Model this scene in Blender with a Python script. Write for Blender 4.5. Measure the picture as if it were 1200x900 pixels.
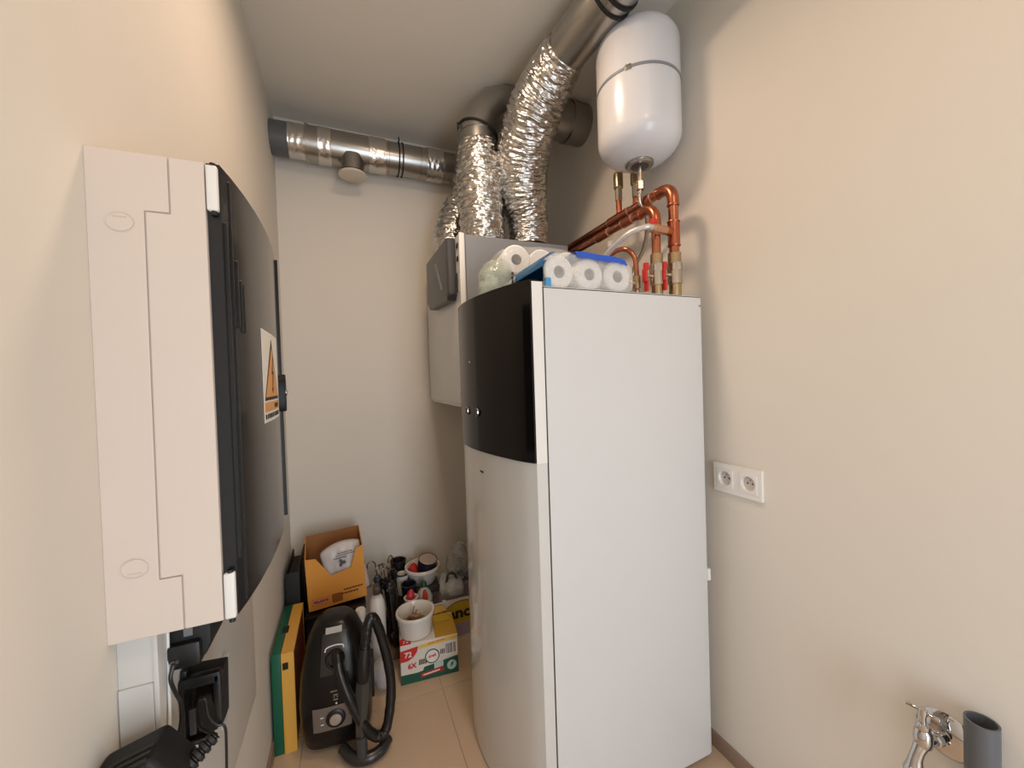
import bpy, bmesh, math, random
from mathutils import Vector, Matrix, noise
random.seed(7)
S = bpy.context.scene
for o in list(bpy.data.objects): bpy.data.objects.remove(o)
COL = S.collection
PI = math.pi

# ------------------------------------------------------------------ camera
CAM_H = 1.5
cd = bpy.data.cameras.new('camera'); cam = bpy.data.objects.new('camera', cd); COL.objects.link(cam)
R = Vector((0.92185503, -0.38618829, -0.03227873)); U = Vector((0.0360426, 0.00250757, 0.99934711)); B = Vector((-0.38585521, -0.92241656, 0.01623085))
cam.matrix_world = Matrix(((R.x, U.x, B.x, 0), (R.y, U.y, B.y, 0), (R.z, U.z, B.z, CAM_H), (0, 0, 0, 1)))
cd.sensor_fit = 'HORIZONTAL'; cd.sensor_width = 36; cd.lens = 36 * 462 / 1200; cd.clip_start = .02
S.camera = cam

# ------------------------------------------------------------------ world, light, exposure
w = bpy.data.worlds.new('world'); S.world = w; w.use_nodes = True
w.node_tree.nodes['Background'].inputs[0].default_value = (.75, .85, 1, 1)
w.node_tree.nodes['Background'].inputs[1].default_value = .5
def area(name, loc, target, sx, sy, power, color):
    l = bpy.data.lights.new(name, 'AREA'); l.shape = 'RECTANGLE'; l.size = sx; l.size_y = sy; l.energy = power; l.color = color
    o = bpy.data.objects.new(name, l); COL.objects.link(o); o.location = loc
    o.rotation_euler = (Vector(target) - Vector(loc)).to_track_quat('-Z', 'Y').to_euler(); return o
area('doorway_daylight', (.55, -1.62, 1.05), (.55, 0, 1.0), .85, 2.0, 26, (.78, .89, 1.0))
LAMP_COLOR = (1.0, .74, .53)
LAMPS = [((.50, -.25, 2.955), 5.5, 'round flush ceiling lamp with white diffuser just behind the viewer'), ((.34, 1.24, 2.955), 7.0, 'added unseen ceiling lamp with white diffuser brightening the gap between cabinet and boiler')]  # second lamp is added, unseen, to lift the back wall, ducts and clutter
S.view_settings.view_transform = 'Standard'; S.view_settings.look = 'None'
S.view_settings.exposure = 0.43; S.view_settings.gamma = 1.0; S.view_settings.use_curve_mapping = False

# ------------------------------------------------------------------ materials
def lin(c): c /= 255; return c / 12.92 if c <= .04045 else ((c + .055) / 1.055) ** 2.4
def rgb(r, g, b): return (lin(r), lin(g), lin(b), 1)
MATS = {}
def mat(name, col, rough=.5, metal=0, var=0, vscale=8, bump=0, bscale=60, coat=0, stretch=None, trans=0, alpha=1, spec=None, sheen=0):
    if name in MATS: return MATS[name]
    m = bpy.data.materials.new(name); m.use_nodes = True; nt = m.node_tree; b = nt.nodes['Principled BSDF']
    c = rgb(*col); b.inputs['Base Color'].default_value = c
    b.inputs['Roughness'].default_value = rough; b.inputs['Metallic'].default_value = metal
    b.inputs['Coat Weight'].default_value = coat; b.inputs['Coat Roughness'].default_value = .08
    b.inputs['Transmission Weight'].default_value = trans; b.inputs['Alpha'].default_value = alpha
    if spec is not None: b.inputs['Specular IOR Level'].default_value = spec
    tc = nt.nodes.new('ShaderNodeTexCoord'); mp = nt.nodes.new('ShaderNodeMapping')
    nt.links.new(tc.outputs['Object'], mp.inputs[0])
    if stretch: mp.inputs['Scale'].default_value = stretch
    n = nt.nodes.new('ShaderNodeTexNoise'); n.inputs['Scale'].default_value = vscale; n.inputs['Detail'].default_value = 5
    nt.links.new(mp.outputs[0], n.inputs['Vector'])
    v = var or .015
    mx = nt.nodes.new('ShaderNodeMix'); mx.data_type = 'RGBA'
    mx.inputs['A'].default_value = [max(0, x * (1 - v)) for x in c[:3]] + [1]
    mx.inputs['B'].default_value = [min(1, x * (1 + v)) for x in c[:3]] + [1]
    nt.links.new(n.outputs['Fac'], mx.inputs['Factor']); nt.links.new(mx.outputs['Result'], b.inputs['Base Color'])
    if bump:
        n2 = nt.nodes.new('ShaderNodeTexNoise'); n2.inputs['Scale'].default_value = bscale; n2.inputs['Detail'].default_value = 4
        nt.links.new(mp.outputs[0], n2.inputs['Vector'])
        bp = nt.nodes.new('ShaderNodeBump'); bp.inputs['Strength'].default_value = bump; bp.inputs['Distance'].default_value = .004
        nt.links.new(n2.outputs['Fac'], bp.inputs['Height']); nt.links.new(bp.outputs[0], b.inputs['Normal'])
    MATS[name] = m; return m
def film(name, col, opacity, rough=.12):
    if name in MATS: return MATS[name]
    m = bpy.data.materials.new(name); m.use_nodes = True; nt = m.node_tree
    for n in list(nt.nodes): nt.nodes.remove(n)
    out = nt.nodes.new('ShaderNodeOutputMaterial'); t = nt.nodes.new('ShaderNodeBsdfTransparent')
    p = nt.nodes.new('ShaderNodeBsdfPrincipled'); p.inputs['Base Color'].default_value = rgb(*col); p.inputs['Roughness'].default_value = rough
    ns = nt.nodes.new('ShaderNodeTexNoise'); ns.inputs['Scale'].default_value = 35; ns.inputs['Detail'].default_value = 3
    tc = nt.nodes.new('ShaderNodeTexCoord'); nt.links.new(tc.outputs['Object'], ns.inputs['Vector'])
    bp = nt.nodes.new('ShaderNodeBump'); bp.inputs['Strength'].default_value = .5; bp.inputs['Distance'].default_value = .01
    nt.links.new(ns.outputs['Fac'], bp.inputs['Height']); nt.links.new(bp.outputs[0], p.inputs['Normal'])
    mx = nt.nodes.new('ShaderNodeMixShader')
    mr = nt.nodes.new('ShaderNodeMapRange'); mr.inputs['To Min'].default_value = max(0, opacity - .15); mr.inputs['To Max'].default_value = min(1, opacity + .15)
    nt.links.new(ns.outputs['Fac'], mr.inputs['Value']); nt.links.new(mr.outputs[0], mx.inputs['Fac'])
    nt.links.new(t.outputs[0], mx.inputs[1]); nt.links.new(p.outputs[0], mx.inputs[2]); nt.links.new(mx.outputs[0], out.inputs[0])
    MATS[name] = m; return m

plaster = mat('plaster', (224, 217, 206), .85, var=.02, vscale=3, bump=.06, bscale=160)
plaster_l = plaster
ceil_m = mat('ceiling_paint', (222, 215, 204), .9, var=.02, vscale=3, bump=.05, bscale=140)
tile_m = mat('beige_floor_tile', (206, 180, 152), .32, var=.06, vscale=5, bump=.03, bscale=40)
grout_m = mat('grout', (190, 175, 155), .9, bump=.3)
plinth_m = mat('brown_plinth', (150, 128, 112), .45, var=.05)
white_pl = mat('white_plastic', (232, 229, 224), .38)
cab_m = mat('cream_plastic', (216, 202, 190), .45, bump=.02, bscale=300)
cab_dark = mat('smoked_door', (34, 35, 38), .16, spec=.4)
black_pl = mat('black_plastic', (20, 19, 20), .38)
black_mt = mat('black_matt', (16, 16, 18), .6)
black_gl = mat('black_glass', (15, 13, 13), .1, spec=.3)
enamel = mat('boiler_enamel', (214, 213, 212), .35)
enamel_gl = mat('boiler_front_gloss', (212, 210, 206), .14, coat=.3)
grey_pl = mat('grey_plastic', (128, 132, 138), .45)
vent_wh = mat('vent_front', (205, 206, 206), .3)
dkgrey = mat('dark_grey_plastic', (62, 62, 64), .35)
pvc_m = mat('grey_pvc', (92, 94, 98), .4, var=.04)
steel = mat('galvanised', (168, 166, 162), .28, metal=1, var=.08, vscale=10, stretch=(1, 1, 1), bump=.03, bscale=20)
foil = mat('crinkled_foil', (200, 198, 194), .2, metal=1, var=.06, vscale=20, bump=.7, bscale=70)
tape = mat('foil_tape', (205, 203, 200), .24, metal=1, bump=.5, bscale=45)
chrome = mat('chrome', (205, 203, 202), .07, metal=1)
copper = mat('copper', (190, 122, 94), .26, metal=1, var=.14, vscale=14)
copper_f = mat('copper_fitting', (182, 108, 80), .3, metal=1, var=.15, vscale=25)
solder = mat('solder', (214, 190, 172), .3, metal=1)
brass = mat('brass', (184, 164, 128), .28, metal=1, var=.1, vscale=20)
nickel = mat('nickel', (196, 186, 172), .26, metal=1, var=.06)
red_pl = mat('red_handle', (196, 44, 36), .4)
tank_m = mat('tank_paint', (212, 213, 217), .24)
rubber = mat('rubber', (14, 14, 14), .7)
paper = mat('tissue_paper', (240, 236, 230), .95, bump=.25, bscale=120)
core_m = mat('cardboard_core', (150, 132, 116), .95)
blue_film = mat('blue_film', (36, 88, 196), .25)
blue_film2 = mat('light_blue_film', (70, 150, 205), .25)
clear = film('clear_film', (235, 238, 238), .2)
clear_pr = film('printed_film', (216, 228, 212), .34)
bag_f = film('bag_film', (205, 205, 205), .55, .25)
white_m = mat('print_white', (235, 230, 222), .6)

# ------------------------------------------------------------------ mesh helpers
def BM(): return bmesh.new()
def box(bm, x0, x1, y0, y1, z0, z1, bev=0, seg=2, M=None):
    vs = [bm.verts.new((x, y, z)) for x in (x0, x1) for y in (y0, y1) for z in (z0, z1)]
    fs = [bm.faces.new([vs[i] for i in f]) for f in ((0, 1, 3, 2), (4, 6, 7, 5), (0, 4, 5, 1), (2, 3, 7, 6), (0, 2, 6, 4), (1, 5, 7, 3))]
    if bev:
        es = {e for f in fs for e in f.edges}
        r = bmesh.ops.bevel(bm, geom=list(es), offset=bev, segments=seg, affect='EDGES', profile=.6)
        vs = list({v for f in r['faces'] for v in f.verts} | {v for v in vs if v.is_valid})
    if M is not None: bmesh.ops.transform(bm, matrix=M, verts=[v for v in vs if v.is_valid])
    return bm
def prism(bm, poly, axis, a0, a1):
    def P(p, a):
        return {'x': (a, p[0], p[1]), 'y': (p[0], a, p[1]), 'z': (p[0], p[1], a)}[axis]
    A = [bm.verts.new(P(p, a0)) for p in poly]; C = [bm.verts.new(P(p, a1)) for p in poly]
    n = len(poly)
    fs = [bm.faces.new(A), bm.faces.new(C[::-1])]
    for i in range(n): fs.append(bm.faces.new((A[i], A[(i + 1) % n], C[(i + 1) % n], C[i])))
    bmesh.ops.recalc_face_normals(bm, faces=fs)
    return fs
def bevel_all(bm, off, seg=2):
    bmesh.ops.bevel(bm, geom=list(bm.edges), offset=off, segments=seg, affect='EDGES', profile=.6); return bm
def frame(d):
    d = d.normalized(); a = Vector((0, 0, 1)) if abs(d.z) < .9 else Vector((1, 0, 0))
    u = d.cross(a).normalized(); return u, d.cross(u).normalized()
def spline(pts, n=8):
    P = [Vector(p) for p in pts]; P = [2 * P[0] - P[1]] + P + [2 * P[-1] - P[-2]]; out = []
    for i in range(1, len(P) - 2):
        for k in range(n):
            t = k / n; a, b, c, d = P[i - 1:i + 3]
            out.append(.5 * ((2 * b) + (c - a) * t + (2 * a - 5 * b + 4 * c - d) * t * t + (3 * b - a - 3 * c + d) * t ** 3))
    out.append(P[-2]); return out
def tube(bm, path, r, seg=14, caps=True, fr=None):
    path = [Vector(p) for p in path]; n = len(path)
    rr = r if isinstance(r, (list, tuple)) else [r] * n
    d = (path[1] - path[0]); u, v = frame(d); rings = []
    s = 0
    for i, p in enumerate(path):
        t = (path[min(i + 1, n - 1)] - path[max(i - 1, 0)]).normalized()
        u = (u - t * u.dot(t)).normalized(); v = t.cross(u)
        if i: s += (p - path[i - 1]).length
        ring = []
        for k in range(seg):
            a = 2 * PI * k / seg
            q = rr[i] if fr is None else fr(rr[i], s, a)
            ring.append(bm.verts.new(p + (u * math.cos(a) + v * math.sin(a)) * q))
        rings.append(ring)
    for i in range(n - 1):
        for k in range(seg): bm.faces.new((rings[i][k], rings[i][(k + 1) % seg], rings[i + 1][(k + 1) % seg], rings[i + 1][k]))
    if caps: bm.faces.new(rings[0][::-1]); bm.faces.new(rings[-1])
    return bm
def lathe(bm, prof, c=(0, 0, 0), d=(0, 0, 1), seg=24, M=None, sx=1, sy=1):
    d = Vector(d).normalized(); u, v = frame(d); c = Vector(c); rings = []
    for r, h in prof:
        if r < 1e-6: rings.append([bm.verts.new(c + d * h)])
        else: rings.append([bm.verts.new(c + d * h + (u * math.cos(2 * PI * k / seg) * sx + v * math.sin(2 * PI * k / seg) * sy) * r) for k in range(seg)])
    fs = []
    for A, C in zip(rings, rings[1:]):
        for k in range(seg):
            k2 = (k + 1) % seg
            if len(A) == 1 and len(C) == 1: break
            if len(A) == 1: fs.append(bm.faces.new((A[0], C[k2], C[k])))
            elif len(C) == 1: fs.append(bm.faces.new((A[k], A[k2], C[0])))
            else: fs.append(bm.faces.new((A[k], A[k2], C[k2], C[k])))
    for ring, e in ((rings[0], 1), (rings[-1], 0)):
        if len(ring) > 1: fs.append(bm.faces.new(ring[::-1] if e else ring))
    bmesh.ops.recalc_face_normals(bm, faces=fs)
    return bm
def cyl(bm, a, b, r, seg=20, bev=0):
    a = Vector(a); b = Vector(b); L = (b - a).length
    prof = [(r - bev, 0), (r, bev), (r, L - bev), (r - bev, L)] if bev else [(r, 0), (r, L)]
    return lathe(bm, prof, a, b - a, seg)
def ring_pipe(bm, a, b, ro, ri, seg=28):
    a = Vector(a); b = Vector(b); L = (b - a).length
    lathe_open(bm, [(ri, 0), (ro, 0), (ro, L), (ri, L), (ri, 0)], a, b - a, seg); return bm
def lathe_open(bm, prof, c, d, seg=24):
    d = Vector(d).normalized(); u, v = frame(d); c = Vector(c); rings = []
    for r, h in prof: rings.append([bm.verts.new(c + d * h + (u * math.cos(2 * PI * k / seg) + v * math.sin(2 * PI * k / seg)) * r) for k in range(seg)])
    fs = []
    for A, C in zip(rings, rings[1:]):
        for k in range(seg): fs.append(bm.faces.new((A[k], A[(k + 1) % seg], C[(k + 1) % seg], C[k])))
    bmesh.ops.remove_doubles(bm, verts=bm.verts, dist=1e-6)
    bmesh.ops.recalc_face_normals(bm, faces=[f for f in fs if f.is_valid]); return bm
def mesh_obj(name, bm, m, sharp=35):
    me = bpy.data.meshes.new(name); bm.to_mesh(me); bm.free()
    me.materials.append(m); me.shade_smooth(); me.set_sharp_from_angle(angle=math.radians(sharp))
    o = bpy.data.objects.new(name, me); COL.objects.link(o); return o
class Thing:
    def __init__(s, name, label, cat, loc, rot=None, group=None):
        s.loc = Vector(loc); s.rot = rot
        s.e = bpy.data.objects.new(name, None); COL.objects.link(s.e); s.e.empty_display_size = .05
        s.e.location = s.loc
        if rot: s.e.rotation_euler = rot
        s.e['label'] = label; s.e['category'] = cat
        if group: s.e['group'] = group
    def part(s, name, bm, m, parent=None, label=None, sharp=35, local=False):
        if not s.rot and not local: bmesh.ops.translate(bm, vec=-s.loc, verts=bm.verts)
        o = mesh_obj(name, bm, m, sharp); o.parent = parent or s.e
        if label: o['label'] = label
        return o
    def text(s, name, body, size, m, loc, rot, parent=None, ext=.0004, sx=1, bold=0):
        c = bpy.data.curves.new(name, 'FONT'); c.body = body; c.size = size; c.extrude = ext; c.align_x = 'CENTER'; c.align_y = 'CENTER'
        c.resolution_u = 3; c.offset = bold
        t = bpy.data.objects.new(name + '_curve', c); me = bpy.data.meshes.new_from_object(t); bpy.data.objects.remove(t)
        me.materials.clear(); me.materials.append(m)
        if sx != 1: me.transform(Matrix.Diagonal((sx, 1, 1, 1)))
        o = bpy.data.objects.new(name, me); COL.objects.link(o); o.parent = parent or s.e
        o.location = Vector(loc) - (Vector((0, 0, 0)) if s.rot else s.loc); o.rotation_euler = rot
        return o
def solo(name, bm, m, label, cat, loc, group=None, sharp=35):
    bmesh.ops.translate(bm, vec=-Vector(loc), verts=bm.verts)
    o = mesh_obj(name, bm, m, sharp); o.location = loc; o['label'] = label; o['category'] = cat
    if group: o['group'] = group
    return o
def struct(name, bm, m, parent=None):
    o = mesh_obj(name, bm, m)
    if parent: o.parent = parent
    else: o['kind'] = 'structure'
    return o

# ------------------------------------------------------------------ the room
XL, XR, YB, YF, ZC = -.333, 1.31, 2.60, -1.5, 3.032
fl = struct('floor', box(BM(), XL - .1, XR + .1, YF - .1, YB + .1, -.08, -.004), grout_m)
TS = .6
xs = [XL] + [x for x in (-.225, .375, .975)] + [XR]
ys = [YF, -1.1, -.5, .1, .7, 1.3, 1.9, 2.5, YB]
tile_mesh = {}
for i in range(len(xs) - 1):
    for j in range(len(ys) - 1):
        W, D = xs[i + 1] - xs[i], ys[j + 1] - ys[j]; k = (round(W, 3), round(D, 3))
        if k not in tile_mesh:
            bm = box(BM(), -W / 2 + .0015, W / 2 - .0015, -D / 2 + .0015, D / 2 - .0015, -.01, 0, .001, 1)
            me = bpy.data.meshes.new('tile'); bm.to_mesh(me); bm.free(); me.materials.append(tile_m); tile_mesh[k] = me
        o = bpy.data.objects.new('tile', tile_mesh[k]); COL.objects.link(o); o.parent = fl
        o.location = ((xs[i] + xs[i + 1]) / 2, (ys[j] + ys[j + 1]) / 2, 0)
struct('wall_left', box(BM(), XL - .12, XL, YF - .12, YB + .12, -.08, ZC + .1), plaster)
struct('wall_right', box(BM(), XR, XR + .12, YF - .12, YB + .12, -.08, ZC + .1), plaster)
struct('wall_back', box(BM(), XL, XR, YB, YB + .12, -.08, ZC + .1), plaster)
bm = BM()   # front wall behind the camera, with an open doorway
box(bm, XL, .1, YF - .12, YF, -.08, ZC); box(bm, 1.0, XR, YF - .12, YF, -.08, ZC); box(bm, .1, 1.0, YF - .12, YF, 2.08, ZC)
struct('wall_front', bm, plaster)
bm = BM()
for x0, x1, z0, z1 in ((.05, .1, 0, 2.13), (1.0, 1.05, 0, 2.13), (.1, 1.0, 2.08, 2.13)): box(bm, x0, x1, YF - .13, YF + .015, z0, z1, .003)
struct('door_1', bm, white_pl)
struct('ceiling', box(BM(), XL - .12, XR + .12, YF - .12, YB + .12, ZC, ZC + .1), ceil_m)
struct('baseboard_right', box(BM(), XR - .01, XR, YF, YB, 0, .06, .002), plinth_m)
struct('baseboard_left', box(BM(), XL, XL + .01, YF, YB, 0, .06, .002), plinth_m)
struct('baseboard_back', box(BM(), XL + .01, XR - .01, YB - .01, YB, 0, .06, .002), plinth_m)

# two lamps above the frame; the deeper one is added to brighten the back
em = bpy.data.materials.new('lamp_diffuser'); em.use_nodes = True
eb = em.node_tree.nodes['Principled BSDF']; eb.inputs['Emission Color'].default_value = (*LAMP_COLOR, 1); eb.inputs['Emission Strength'].default_value = 3
for (lx, ly, lz), pw, lab in LAMPS:
    t = Thing('ceiling_lamp', lab, 'lamp', (lx, ly, lz), group='flush ceiling lamps')
    t.part('lamp_base', lathe(BM(), [(.0, 0), (.13, 0), (.13, .05), (.12, ZC - lz), (0, ZC - lz)], (lx, ly, lz), (0, 0, 1), 40), white_pl)
    t.part('diffuser', lathe(BM(), [(0, -.025), (.07, -.02), (.115, -.004), (.115, 0), (0, 0)], (lx, ly, lz), (0, 0, 1), 40), em)
    l = bpy.data.lights.new('lamp_light', 'AREA'); l.shape = 'DISK'; l.size = .23; l.energy = pw; l.color = LAMP_COLOR
    lo = bpy.data.objects.new('lamp_light', l); COL.objects.link(lo); lo.parent = t.e; lo.location = (0, 0, -.035)

# ------------------------------------------------------------------ electrical cabinet on the left wall
CY0, CY1, CZ0, CZ1, CXF = .75, 1.27, 1.13, 1.85, -.193
t = Thing('electrical_cabinet', 'large cream electrical distribution cabinet with bowed smoked door on left wall', 'cabinet', (XL, 1.0, CZ0))
body = t.part('body', box(BM(), XL, CXF, CY0 + .004, CY1, CZ0, CZ1, .003), cab_m)
A = [(XL, CZ1 - .001), (-.2385, CZ1 - .001), (-.2385, 1.7655), (-.2685, 1.7655), (-.271, 1.213), (-.244, 1.213), (-.244, CZ0 + .001), (XL, CZ0 + .001)]
C = [(-.2365, CZ1 - .001), (CXF, CZ1 - .001), (CXF, CZ0 + .001), (-.242, CZ0 + .001), (-.242, 1.215), (-.269, 1.215), (-.2665, 1.7635), (-.2365, 1.7635)]
for P in (A, C):
    bm = BM(); prism(bm, P, 'y', CY0, CY0 + .0045); bevel_all(bm, .0008, 1); t.part('side_panel', bm, cab_m)
for cx, cz, dz in ((-.296, 1.745, .008), (-.298, 1.237, -.008)):
    def ovl(r): return [(cx + .017 * r * math.cos(a), cz + .0145 * r * math.sin(a)) for a in [2 * PI * k / 28 for k in range(28)]]
    o = t.part('knockout', (lambda b: (prism(b, ovl(.9), 'y', CY0 - .0012, CY0 + .001), b)[1])(BM()), cab_m)
    bm = BM(); p = [(x, CY0, z) for x, z in ovl(1)]; p.append(p[0]); tube(bm, p, .0009, 6, False); t.part('rim', bm, cab_m, o)
    bm = box(BM(), cx - .008, cx + .008, CY0 - .0024, CY0 - .001, cz + dz - .0008, cz + dz + .0008); t.part('slot', bm, cab_m, o)
arc = [(-.1745, .757), (-.1685, .80), (-.163, .86), (-.159, .94), (-.158, 1.005), (-.159, 1.08), (-.163, 1.16), (-.168, 1.22), (-.175, 1.262)]
bm = BM(); prism(bm, arc + [(-.192, 1.262), (-.192, .757)], 'z', CZ0 + .003, CZ1 + .002); door = t.part('door', bm, cab_dark, sharp=25)
# ribs moulded along the hinge side of the door
for y, x, z0, z1, h in ((.768, -.1735, CZ0 + .09, CZ1 - .085, .004), (.79, -.170, CZ0 + .01, CZ1 - .01, .002), (.806, -.168, 1.60, 1.715, .003), (.822, -.1667, 1.595, 1.685, .003), (.834, -.1655, 1.595, 1.68, .003)):
    t.part('rib', box(BM(), x - .006, x + h, y - .003, y + .003, z0, z1, .001, 1), black_pl, door)
for z0, z1 in ((1.775, 1.846), (1.132, 1.205)):
    o = t.part('hinge', box(BM(), -.191, -.1755, .746, .7575, z0, z1, .004, 3), white_pl)
    t.part('hinge_pin', cyl(BM(), (-.182, .752, z0 - .006), (-.182, .752, z1 + .004), .0045, 12), black_pl, o)
t.part('frame_edge', box(BM(), -.193, -.167, 1.2635, 1.269, CZ0 + .005, CZ1 - .002, .001, 1), black_pl)
bm = BM(); prism(bm, [(1.262 + .012 * math.cos(a), 1.478 + .052 * math.sin(a)) for a in [2 * PI * k / 24 for k in range(24)]], 'x', -.178, -.158); bevel_all(bm, .002, 1)
h = t.part('door_handle', bm, black_pl); t.part('handle_hub', cyl(BM(), (-.160, 1.262, 1.478), (-.155, 1.262, 1.478), .007, 16, .001), chrome, h)
# warning sticker on the door
SXA = math.atan2(-.161 + .166, .12)
def sx_at(y):
    for (x0, y0), (x1, y1) in zip(arc, arc[1:]):
        if y0 <= y <= y1: return x0 + (x1 - x0) * (y - y0) / (y1 - y0)
def sticker(poly, off, m, name, par):   # patch that follows the bow of the door
    ysub = sorted({p[0] for p in poly})
    bm = BM(); n = len(poly)
    F = [bm.verts.new((sx_at(y) + off, y, z)) for y, z in poly]; K = [bm.verts.new((sx_at(y) + off - .0006, y, z)) for y, z in poly]
    fs = [bm.faces.new(F), bm.faces.new(K[::-1])] + [bm.faces.new((F[i], F[(i + 1) % n], K[(i + 1) % n], K[i])) for i in range(n)]
    bmesh.ops.recalc_face_normals(bm, faces=fs)
    return t.part(name, bm, m, par)
orange_p = mat('sticker_orange', (222, 160, 92), .5); ink = mat('ink', (40, 34, 30), .6)
y0, y1, z0, z1 = .94, 1.15, 1.422, 1.618
sk = sticker([(y0, z0), (1.06, z0), (y1, z0), (y1, z1), (1.06, z1), (y0, z1)], .0012, white_m, 'warning_sticker', door)
sticker([(y0 + .012, 1.468), (1.06, 1.468), (y1 - .012, 1.468), (1.046, 1.604)], .0016, ink, 'triangle_border', sk)
sticker([(y0 + .024, 1.475), (1.06, 1.475), (y1 - .024, 1.475), (1.046, 1.585)], .0020, orange_p, 'triangle', sk)
sticker([(1.0538, 1.565), (1.0356, 1.525), (1.0473, 1.525), (1.0408, 1.492), (1.033, 1.494), (1.0434, 1.482), (1.0538, 1.496), (1.0473, 1.494), (1.059, 1.532), (1.0473, 1.532), (1.059, 1.565)], .0024, ink, 'lightning_bolt', sk)
sticker([(y0 + .008, 1.444), (1.06, 1.444), (y1 - .008, 1.444), (y1 - .008, 1.464), (1.06, 1.464), (y0 + .008, 1.464)], .0016, orange_p, 'caption_bar', sk)
for a in range(6):
    yy = 1.06 + a * .0105; sticker([(yy, 1.449), (yy + .007, 1.449), (yy + .007, 1.459), (yy, 1.459)], .0021, ink, 'caption_mark', sk)
for a in range(9):
    yy = y0 + .012 + a * .021; sticker([(yy, 1.429), (yy + .012, 1.429), (yy + .012, 1.439), (yy, 1.439)], .0018, ink, 'caption_mark', sk)

# ------------------------------------------------------------------ trunking and plugs under the cabinet
trunk_m = mat('trunking_grey_white', (204, 201, 196), .4)
t = Thing('cable_trunking', 'wide white cable trunking box on the wall below the electrical cabinet', 'trunking', (XL, 1.07, .58))
t.part('trunk_body', box(BM(), XL, -.290, .772, 1.38, .58, CZ0 - .002, .002), trunk_m)
t.part('lid', box(BM(), -.290, -.283, .768, 1.384, .578, CZ0 - .003, .002), trunk_m)
t.part('side_strip', box(BM(), XL + .001, -.2905, .768, .772, .945, 1.05, .001, 1), trunk_m)
t.part('side_strip', box(BM(), XL + .001, -.2905, .7695, .772, .58, .9435, .001, 1), trunk_m)
t.part('clip', box(BM(), -.2835, -.272, 1.06, 1.085, .884, .892, .002), white_pl)
t.part('lid_strip', box(BM(), -.2835, -.281, 1.05, 1.09, .74, .87, .001, 1), mat('pale_grey_strip', (188, 186, 182), .4))  # pale grey strip, slightly darker than the lid and a little proud of it
t = Thing('power_adapter', 'black power adapter with grey label tucked right under the electrical cabinet', 'adapter', (-.283, .88, 1.0))
bm = BM(); prism(bm, [(-.282, 1.052), (-.234, 1.052), (-.226, 1.075), (-.226, 1.126), (-.282, 1.126)], 'y', .805, .95); bevel_all(bm, .005, 2)
b0 = t.part('shell', bm, black_mt)
t.part('front_ledge', box(BM(), -.2825, -.238, .793, .83, 1.045, 1.085, .006), black_pl)
t.part('label_sticker', box(BM(), -.262, -.250, .8035, .8052, 1.092, 1.120, 0, 1), mat('label_grey', (120, 118, 116), .6), b0)
t.part('socket', cyl(BM(), (-.272, .794, 1.058), (-.272, .789, 1.058), .006, 14), chrome)
t = Thing('charger_box', 'black square wall charger with recessed panel hanging below the power adapter', 'charger', (-.283, .86, .88))
bm = BM(); prism(bm, [(-.282, .885), (-.245, .885), (-.224, .903), (-.222, .998), (-.279, 1.003), (-.282, .998)], 'y', .845, .882); bevel_all(bm, .003, 2); b0 = t.part('shell', bm, black_mt)
for a0, a1, c0, c1 in ((-.282, -.274, .888, 1.0), (-.234, -.223, .905, .999), (-.28, -.224, .985, 1.003), (-.28, -.246, .886, .895)):
    t.part('frame_bar', box(BM(), a0, a1, .832, .848, c0, c1, .003), black_pl)
t.part('panel', box(BM(), -.275, -.233, .842, .846, .895, .986, .001, 1), black_gl)
t.part('hook', box(BM(), -.282, -.272, .84, .87, .998, 1.014, .004), black_pl)
t.part('plate', box(BM(), -.272, -.262, .839, .843, .90, .945, .001, 1), dkgrey)
t = Thing('power_plug', 'large black wedge shaped plug with ribbed edges at bottom left corner', 'plug', (XL, .70, .90))
bm = BM(); prism(bm, [(XL, .90), (-.232, .885), (-.228, .955), (-.262, 1.005), (XL, .985)], 'y', .672, .738); bevel_all(bm, .008, 3)
b0 = t.part('shell', bm, black_mt)
for k in range(3):
    bm = BM(); tube(bm, [(XL + .01, .669 + k * .012, .992 - k * .001), (-.300, .669 + k * .012, .999), (-.263, .669 + k * .012, 1.009)], .0022, 6); t.part('ridge', bm, black_pl, b0)
bm = BM(); p = [Vector((-.233, .715, .948)).lerp(Vector((-.205, .735, .966)), k / 24) for k in range(25)]
tube(bm, p, [(.0125 if k % 6 < 4 else .0085) * (1 - .012 * k) for k in range(25)], 14); t.part('strain_relief', bm, black_pl, b0)
def cable(name, pts, r, label):
    bm = BM(); tube(bm, spline(pts, 6), r, 8); return solo(name, bm, black_pl, label, 'cable', pts[0])
cable('power_cable', [(-.272, .789, 1.058), (-.275, .785, 1.04), (-.272, .79, 1.015), (-.268, .80, .985), (-.27, .80, .95), (-.278, .79, .91), (-.276, .79, .85)], .003, 'black cable dropping from the power adapter past the charger')
cable('thin_cable', [(-.205, .735, .965), (-.24, .78, .955), (-.252, .82, .965), (-.244, .825, .966), (-.240, .825, .935), (-.230, .828, .915), (-.219, .83, .905), (-.218, .83, .87), (-.220, .83, .80)], .0022, 'thin black cable looping across the front of the square charger')
bm = BM(); tube(bm, spline([(-.281, .80, 1.11), (-.2795, .79, .99), (-.2795, .784, .95), (-.281, .80, .93), (-.2795, .795, .80)], 6), .0022, 8)
solo('pale_wire', bm, white_pl, 'thin pale wire along the edge of the white trunking', 'wire', (-.281, .80, 1.11))

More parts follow.
